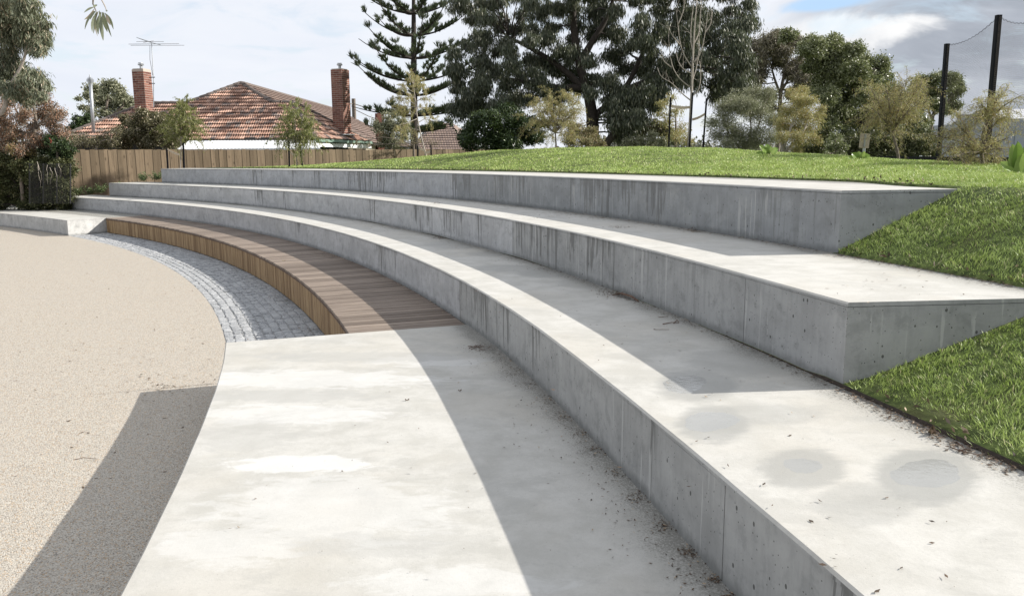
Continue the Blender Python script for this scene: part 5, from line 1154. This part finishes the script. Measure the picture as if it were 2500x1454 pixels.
strap('clump of pale green strap leaves at the foot of the tan sign', 2100, 396, 14.5, [(2078, 374, 10), (2086, 372, 8), (2095, 370, 10), (2104, 376, 9), (2118, 375, 9), (2124, 378, 8), (2070, 384, 8), (2130, 391, 9), (2110, 368, 7)])
strap('clump of pale green strap leaves left of the white-trunked shrub', 1876, 382, 16.5, [(1853, 354, 7), (1862, 360, 9), (1872, 352, 9), (1880, 356, 8), (1892, 362, 8), (1900, 362, 8), (1845, 374, 6), (1868, 366, 8)])
mb = MB(); c = at(1968, 381, 22); bb = thing('timber_bollard', 'low pale timber bench end glimpsed under the scrub left of the sign', 'bench', tuple(c)); mb.box(c, (.22, .1, .10)); mb.box(c + [-.07, 0, -.15], (.03, .08, .25)); mb.box(c + [.07, 0, -.15], (.03, .08, .25)); mb.build('seat', M['tie'], bb)

# far treeline
allp = []
for u in range(-300, 2900, 14):
    h_ = 22 + 14 * math.sin(u * .013) + 10 * math.sin(u * .041 + 1) + random.uniform(-5, 5); D = 105 + 15 * math.sin(u * .02)
    if u > 1480: h_ += 8
    c = at(u, 385 - h_ * .4, D); R = h_ / F * D * .7; allp.append(c + RNG.normal(size=(230, 3)) * [R * 1.1, R, R * .55])
p_ = np.vstack(allp); V, q = leaf_geo(p_, .6, .35, .1); o = part('treeline', V, q, M['far'], rnd=RNG.random(len(p_))); tag(o, 'hazy far treeline along the horizon', 'trees', kind='stuff')

# ------------------------------------------------------------------ hanging gum sprig near the camera
def sprig():
    D = 3.0; a = at(238, -160, D); root = thing('hanging_branch', 'slender gum sprig with sickle leaves hanging into the top left corner', 'branch', tuple(a)); mb = MB()
    st = np.array([at(238, -160, D), at(232, -80, D), at(228, -20, D), at(227, 10, D), at(235, 28, D)]); mb.tube(st, [.006, .005, .004, .003, .002], 6)
    mb.tube(np.array([at(228, -30, D), at(243, -10, D), at(256, 15, D), at(260, 25, D)]), [.003, .002, .002, .001], 4); mb.build('stem', M['barkpale'], root); V, Q, R_ = [], [], []; n0 = 0
    L = [((229, 18), (205, 31), 5), ((230, 22), (206, 48), 5), ((232, 28), (207, 72), 6), ((233, 28), (220, 48), 8), ((235, 28), (228, 82), 8), ((236, 30), (225, 78), 6), ((240, 28), (238, 88), 8), ((243, 28), (252, 99), 9), ((247, 30), (240, 84), 8), ((250, 30), (262, 78), 8), ((252, 30), (272, 90), 7), ((255, 32), (277, 72), 8), ((258, 34), (270, 62), 7), ((243, 26), (246, 68), 7), ((258, 24), (263, 27), 4), ((222, -8), (190, -2), 8), ((226, -20), (180, -15), 8), ((237, 12), (228, 18), 6)]
    for (s, e, wp) in L:
        A, B_ = at(s[0], s[1], D), at(e[0], e[1], D + RNG.uniform(-.06, .06)); t_ = np.linspace(0, 1, 8)[:, None]; c = A + (B_ - A) * t_; bend = np.cross(B_ - A, [0, 1, 0]) * RNG.uniform(-.16, .16); c = c + bend * np.sin(t_ * math.pi)
        ax = (B_ - A) / np.linalg.norm(B_ - A); sd_ = np.cross(ax, [RNG.uniform(-.5, .5), 1, 0]); sd_ /= np.linalg.norm(sd_); wv = (wp / F * D) * np.sin(np.clip(t_[:, 0] * .93 + .04, 0, 1) * math.pi) ** .8
        v = np.vstack([c + sd_ * wv[:, None] / 2, c - sd_ * wv[:, None] / 2]); q = [[i, i + 1, 8 + i + 1, 8 + i] for i in range(7)]; part('leaf', v, np.array(q), M['gumleft'], root, rnd=np.full(7, .4 + .6 * RNG.random()))
sprig()

# ------------------------------------------------------------------ garden plants at the left
def cover_proto(name, label, loc, s, group):
    root = thing(name, label, 'plant', loc, group); pts, st = [], MB(); rg = np.random.default_rng(int(s * 1000) + 5)
    for k in range(13):
        d = rg.normal(size=3); d[2] = abs(d[2]) + .9; d /= np.linalg.norm(d); l = rg.uniform(.16, .34); tip = np.array(loc) + d * l * [1.25, 1.25, 1]; st.tube(curve_pts(loc, tip, 4, .05, .05), [.006, .005, .004, .003], 3, False)
        pts.append(np.array(loc) + (tip - np.array(loc)) * rg.uniform(.3, 1.05, 34)[:, None] + rg.normal(size=(34, 3)) * .025)
    st.build('stems', M['barkgrey'], root); p = np.vstack(pts); V, q = leaf_geo(p, .065, .022, -.25); part('foliage', V, q, M['cover'], root, rnd=RNG.random(len(p))); return root
cv = [(14, 503, 'low green plant at the left frame edge in the mulch bed', 1.2), (48, 500, 'second low green plant from the left in the mulch bed', 1.0), (72, 493, 'leafy green plant at the foot of the hedge, left of the mesh panel', 1.2), (98, 494, 'small green plant below the wire mesh panel', .9), (118, 489, 'small green plant under the right part of the mesh panel', .9), (142, 490, 'tallest green plant just left of the lowest step end', 1.5),
      (190, 475, 'green plant at the left end of the paling fence', 1.1), (218, 474, 'wispy plant at the fence foot above the lowest step', 1.1), (245, 470, 'spreading green plant left of the middle step end', 1.2), (288, 462, 'single plant tucked against the middle step end', .9), (350, 441, 'green plant at the fence foot left of the stake', 1.1), (382, 438, 'green plant between the fence and the middle step', 1.1), (428, 434, 'green plant tucked against the top step end', 1.1), (-30, 506, 'low green plant just outside the hedge corner', 1.2)]
proto = None
for (u, v, lab, s) in cv:
    D = {True: 29.6, False: 31.6}[u < 150]; D = 30.4 if 280 < u < 300 else D; loc = at(u, v, D); loc[2] = gz(loc[0], loc[1])
    b_ = at(u, v, D)[2]; loc[2] = b_ - .02
    if proto is None: proto = cover_proto('garden_plant', lab, tuple(loc), s, 'low plants in the mulch bed'); r0_ = proto
    else:
        r0_ = proto.copy(); COL.objects.link(r0_); r0_['label'] = lab; r0_.location = loc
        for c in proto.children: d = c.copy(); COL.objects.link(d); d.parent = r0_
    r0_.scale = (s, s, s); r0_.rotation_euler.z = random.uniform(0, 6)
# mulch bank filling behind the step ends
V = []; us = [(-60, 520, 28), (-20, 512, 28.5), (40, 506, 29), (100, 499, 29.6), (150, 494, 30), (160, 488, 30.5), (200, 478, 31), (250, 472, 31.2), (292, 466, 31.4), (300, 456, 31.6), (360, 446, 31.8), (436, 438, 31.8), (470, 432, 32)]

# ------------------------------------------------------------------ litter, twigs, puddles
def litter(name, label, spots, z, n_leaf, size=(.012, .035), spread=.06, twig=6):
    """spots: (px, py, sx px, sy px, weight)"""
    pts = []
    for (u, v, su, sv, wt) in spots:
        for _ in range(int(n_leaf * wt)):
            a, b = random.gauss(0, 1), random.gauss(0, 1); p = hit(u + a * su, v + b * sv, z); pts.append((*p, z + .003 + (max(0, random.gauss(.0, .5)) * .045 * math.exp(-a * a - b * b) if wt >= 5 and z > .1 else 0)))
    pts = np.array(pts); n = len(pts); a = RNG.uniform(0, 6.28, n); l = RNG.uniform(size[0], size[1], n); w_ = l * RNG.uniform(.15, .5, n); d = np.stack([np.cos(a), np.sin(a), RNG.uniform(0, .35, n)], 1); s = np.stack([-np.sin(a), np.cos(a), RNG.uniform(-.3, .3, n)], 1)
    c = pts + np.array([0, 0, 1]) * np.abs(RNG.normal(size=n))[:, None] * .004; V = np.stack([c - d * l[:, None] / 2 * [1, 1, 0], c + s * w_[:, None] / 2, c + d * l[:, None] / 2, c - s * w_[:, None] / 2], 1).reshape(-1, 3)
    V[:, 2] = np.maximum(V[:, 2], z + .002); o = part(name, V, np.arange(4 * n).reshape(n, 4), M['litter'], rnd=RNG.random(n)); tag(o, label, 'leaf litter', kind='stuff')
def along(pts, sv, wt, su=30):
    r = []
    for (a, b), (c, d) in zip(pts[:-1], pts[1:]):
        k = max(1, int(math.hypot(c - a, d - b) / su))
        for i in range(k): r.append((a + (c - a) * i / k, b + (d - b) * i / k, su * .5, sv * (.6 + b / 900), wt))
    return r
litter('leaf_litter', 'dark leaf crumbs scattered along the back of the foreground platform', [(1168, 850, 18, 5, 9), (1230, 880, 60, 22, 5), (1330, 985, 50, 40, 5), (1420, 1080, 50, 50, 5), (1560, 1240, 60, 60, 5), (1690, 1400, 50, 40, 3), (1000, 960, 250, 120, 1.2), (1250, 1150, 150, 120, 1.2), (700, 1200, 200, 160, .5)]
       + [(a, b + 8, 16, 8, 4) for a, b in ((1200, 842), (1230, 866), (1262, 893), (1300, 928), (1340, 968), (1380, 1008), (1420, 1050), (1460, 1092), (1510, 1148), (1560, 1206), (1620, 1278), (1680, 1342), (1740, 1405), (1785, 1450))], Z1, 26, (.004, .022))
litter('leaf_litter', 'leaf clumps and crumbs along the back of the puddled lowest step', [(965, 556, 24, 3.0, 16), (1075, 581, 12, 2.5, 14), (1140, 603, 25, 4, 5), (1260, 635, 30, 5, 5), (1330, 655, 30, 5, 3), (1525, 718, 30, 6, 30), (1600, 800, 90, 40, 1), (1700, 900, 200, 60, 1), (2000, 1050, 250, 120, 1.2), (2150, 1300, 200, 80, .8), (1350, 730, 80, 20, 1)]
       + along([(600, 518), (800, 530), (1000, 564), (1230, 620), (1400, 677), (1600, 750), (1800, 830), (2050, 945)], 2.5, 1.5) + along([(2062, 952), (2200, 1018), (2350, 1090), (2500, 1152)], 5, 3), Z2, 24, (.006, .03))
litter('leaf_litter', 'leaf crumbs along the back of the middle step', [(1150, 492, 22, 2, 5), (1265, 504, 30, 2, 5), (1340, 528, 40, 3, 5), (1400, 521, 40, 2.5, 7), (1450, 531, 30, 2, 5), (1510, 555, 20, 1.5, 3), (1690, 563, 14, 2, 5), (1028, 491, 10, 1.5, 3), (1066, 496, 6, 1.5, 3), (2200, 690, 120, 20, 1.5)]
       + along([(700, 458), (1000, 478), (1250, 505), (1500, 536), (1750, 570), (2040, 618)], 1.3, 1.2) + along([(2046, 621), (2200, 645), (2350, 672), (2500, 702)], 2.5, 3), Z3, 24, (.008, .035))
litter('leaf_litter', 'dark leaf scraps along the wall side of the timber bench', along([(420, 532), (560, 555), (700, 585), (830, 622), (950, 678), (1060, 735), (1130, 782)], 3, 3) + [(780, 617, 30, 4, 5), (812, 627, 8, 2, 6), (700, 640, 200, 20, .6)], Z1, 16, (.008, .035))
litter('leaf_litter', 'tiny dark specks and leaves scattered over the plaza', [(300, 690, 140, 60, 2), (350, 930, 120, 60, 2), (400, 945, 50, 6, 2), (150, 1050, 130, 120, 2), (480, 660, 60, 60, 1), (200, 800, 200, 100, 2.5), (290, 610, 150, 30, 2), (250, 760, 220, 150, 3), (500, 900, 60, 60, 2)], 0, 24, (.012, .05))
litter('leaf_litter', 'dark leaves caught at the foot of the bench slats on the cobbles', [(705, 735, 12, 4, 5), (690, 725, 18, 5, 5), (770, 806, 20, 5, 6), (590, 665, 40, 6, 4), (430, 610, 50, 4, 3), (300, 575, 20, 2, 3)], 0.004, 18, (.01, .04))
def lawn_leaves():
    pts = []
    for _ in range(2600):
        x, y = RNG.uniform(1.6, 10), RNG.uniform(1.5, 13); th, r = polar(x, y)
        if not .1 < th < .6 or inside_tiers(x, y, th, r): continue
        if RNG.random() > .16 + .5 * (math.sin(x * 2.3) * math.sin(y * 1.9) > .45): continue
        pts.append((x, y, gz(x, y) + RNG.uniform(.012, .035)))
    for _ in range(900):                                                  # trimmed turf edge, dark and ragged
        th = RNG.uniform(.12, .85); R_ = REf(th) if th > .262 else (RD if th > .216 else RC); rr3 = R_ + abs(RNG.normal()) * .04 + .01; x, y = P(rr3, th); pts.append((x, y, {RC: Z2, RD: Z3}.get(R_, Z4) + .02 + RNG.uniform(0, .03)))
    pts = np.array(pts); V, q = leaf_geo(pts, .045, .015, .1); o = part('leaf_litter', V, q, M['litter'], rnd=RNG.random(len(pts))); tag(o, 'dry brown leaves lying in the near lawn grass and along its cut edge', 'leaf litter', kind='stuff')
lawn_leaves()
def bark_strip(label, pts, z, w_, hgt):
    P0 = np.array([(*hit(u, v, z), z + .004) for u, v in pts]); n = len(P0); root = thing('bark_strip', label, 'bark', tuple(P0[0])); mb = MB()
    for k, dz in enumerate(hgt): P0[k, 2] += dz
    t_ = np.gradient(P0, axis=0); s = np.cross(t_, [0, 0, 1]); s /= np.linalg.norm(s, axis=1)[:, None]; wv = w_ * np.sin(np.linspace(.25, math.pi - .25, n))[:, None]; up = np.array([0, 0, 1]) * wv * .45
    V = np.vstack([P0 - s * wv + up, P0, P0 + s * wv + up, P0 + s * wv * .9 + up + [0, 0, .004], P0 + [0, 0, .006], P0 - s * wv * .9 + up + [0, 0, .004]]); q = [[k * n + i, k * n + i + 1, ((k + 1) % 6) * n + i + 1, ((k + 1) % 6) * n + i] for k in range(6) for i in range(n - 1)]; mb.add(V, q); mb.build('bark', M['chip'], root)
bark_strip('longest curled bark strip in the pile against the middle step', [(1512, 712), (1530, 715), (1550, 722), (1566, 730), (1576, 736)], Z2, .024, (.06, .05, .03, .012, .0))
bark_strip('shorter bark strip lying across the pile against the middle step', [(1495, 722), (1515, 724), (1540, 731), (1560, 738)], Z2, .020, (.0, .022, .018, .0))
bark_strip('pale upturned bark curl on top of the pile against the middle step', [(1510, 706), (1524, 705), (1536, 710), (1545, 716)], Z2, .018, (.07, .09, .07, .05))
def twig(label, z, pls, r=.0035):
    a = hit(*pls[0][0], z); root = thing('twig', label, 'twig', (*a, z)); mb = MB()
    for pl in pls:
        P_ = np.array([(*hit(u, v, z), z + r + .001 + .006 * (i % 2)) for i, (u, v) in enumerate(pl)]); mb.tube(P_, np.linspace(r, r * .5, len(P_)), 5)
    mb.build('stick', M['chip'], root)
twig('forked brown twig right of the bark pile on the lowest step', Z2, [[(1618, 792), (1640, 790), (1658, 789)], [(1645, 790), (1653, 784), (1657, 787)]], .004)
twig('thin grey twig below the forked twig on the lowest step', Z2, [[(1596, 804), (1602, 807), (1634, 805)]], .0025)
twig('small dark twig above the forked twig on the lowest step', Z2, [[(1608, 775), (1620, 776), (1630, 772)]], .0025)
twig('branched dark twig lying beside the lawn edge at lower right', Z2, [[(2320, 1093), (2345, 1105), (2392, 1113)], [(2335, 1080), (2350, 1095), (2360, 1106)], [(2340, 1102), (2360, 1100), (2372, 1104)]], .0032)
twig('crumpled twig cluster on the foreground platform near the bench end', Z1, [[(1143, 845), (1160, 849), (1180, 848)], [(1150, 853), (1168, 848), (1174, 841)], [(1160, 843), (1172, 852), (1178, 856)], [(1145, 850), (1165, 845), (1184, 846)]], .003)
twig('curved dark twig lying in the sun left of the shadow on the plaza', 0, [[(182, 1122), (205, 1119), (228, 1119), (238, 1122)]], .0025)
def leaf(label, z, u, v, L, a, mt='litter', lift=.012):
    c = np.array([*hit(u, v, z), z + .006]); root = thing('fallen_leaf', label, 'leaf', tuple(c)); d = np.array([math.cos(a), math.sin(a), 0]) * L / 2; s = np.array([-math.sin(a), math.cos(a), 0]) * L * .22; t_ = np.linspace(-1, 1, 7)
    V = np.vstack([c + d * t[0] + s * (1 - t[0] ** 2) + [0, 0, lift * abs(t[0])] for t in t_[:, None]]); V2 = np.vstack([c + d * t[0] + [0, 0, lift * .3 * abs(t[0]) - .003] for t in t_[:, None]]); V3 = np.vstack([c + d * t[0] - s * (1 - t[0] ** 2) + [0, 0, lift * abs(t[0])] for t in t_[:, None]])
    q = [[k * 7 + i, k * 7 + i + 1, (k + 1) * 7 + i + 1, (k + 1) * 7 + i] for k in range(2) for i in range(6)]; part('blade', np.vstack([V, V2, V3]), np.array(q), M[mt], root, rnd=np.full(12, .93))
leaf('curled tan leaf at the lawn edge above the biggest puddle', Z2, 2275, 1060, .075, 1.0, lift=.03)
leaf('dark oval leaf in the sun near the shadow line on the foreground platform', Z1, 994, 978, .03, .2)
leaf('dark oval leaf in the shade on the foreground platform', Z1, 1123, 955, .025, .4)
leaf('pale leaf lying on the sunlit part of the bench', Z1, 693, 637, .05, .1, 'tan')
def puddle(label, u, v, a, b):
    c, ex, ey = hit(u, v, Z2), hit(u + a, v, Z2), hit(u, v - b, Z2); ex, ey = ex - c, ey - c; n = 72; V = [(*c, Z2 + .0022)]
    ph = random.uniform(0, 6)
    for i in range(n): t_ = 2 * math.pi * i / n; r_ = 1 + .10 * math.sin(2 * t_ + ph) + .06 * math.sin(3 * t_ + 2 * ph) + .03 * math.sin(7 * t_ + ph) + .02 * math.sin(13 * t_); V.append((*(c + (ex * math.cos(t_) + ey * math.sin(t_)) * r_), Z2 + .0018))
    o = part('puddle', V, np.array([[0, 1 + i, 1 + (i + 1) % n] for i in range(n)]), M['water'], None, smooth=True); tag(o, label, 'puddle', 'puddles on the lowest step')
m, t = mat('puddle_water'); nz = t.noise(geopos(t), 26, 3, .6); t.b.inputs['Transmission Weight'].default_value = 0; fin(t, (.02, .02, .02), .04, bump(t, nz, .002, .25), .5)
tb_ = t.node('ShaderNodeBsdfTransparent'); tb_.inputs[0].default_value = (.99, .995, 1, 1); gl = t.node('ShaderNodeBsdfGlossy'); gl.inputs['Roughness'].default_value = .06; t.put(gl.inputs['Normal'], bump(t, nz, .003, .35)); lw_ = t.node('ShaderNodeLayerWeight'); lw_.inputs['Blend'].default_value = .5
mx = t.node('ShaderNodeMixShader'); t.put(mx.inputs[0], t.m('MULTIPLY_ADD', t.m('POWER', lw_.outputs['Facing'], 4.0), .85, .03, clamp=True)); t.l.new(tb_.outputs[0], mx.inputs[1]); t.l.new(gl.outputs[0], mx.inputs[2]); t.l.new(mx.outputs[0], t.o.inputs[0]); M['water'] = m
puddle('puddle lying half in the shadow, highest up the lowest step', 1672, 937, 52, 20)
puddle('round puddle in full sun just below the shadow edge', 1735, 1028, 62, 24)
puddle('small narrow puddle in the middle of the sunny part of the step', 1960, 1136, 48, 17)
puddle('biggest puddle, at lower right near the grass edge', 2262, 1155, 92, 30)
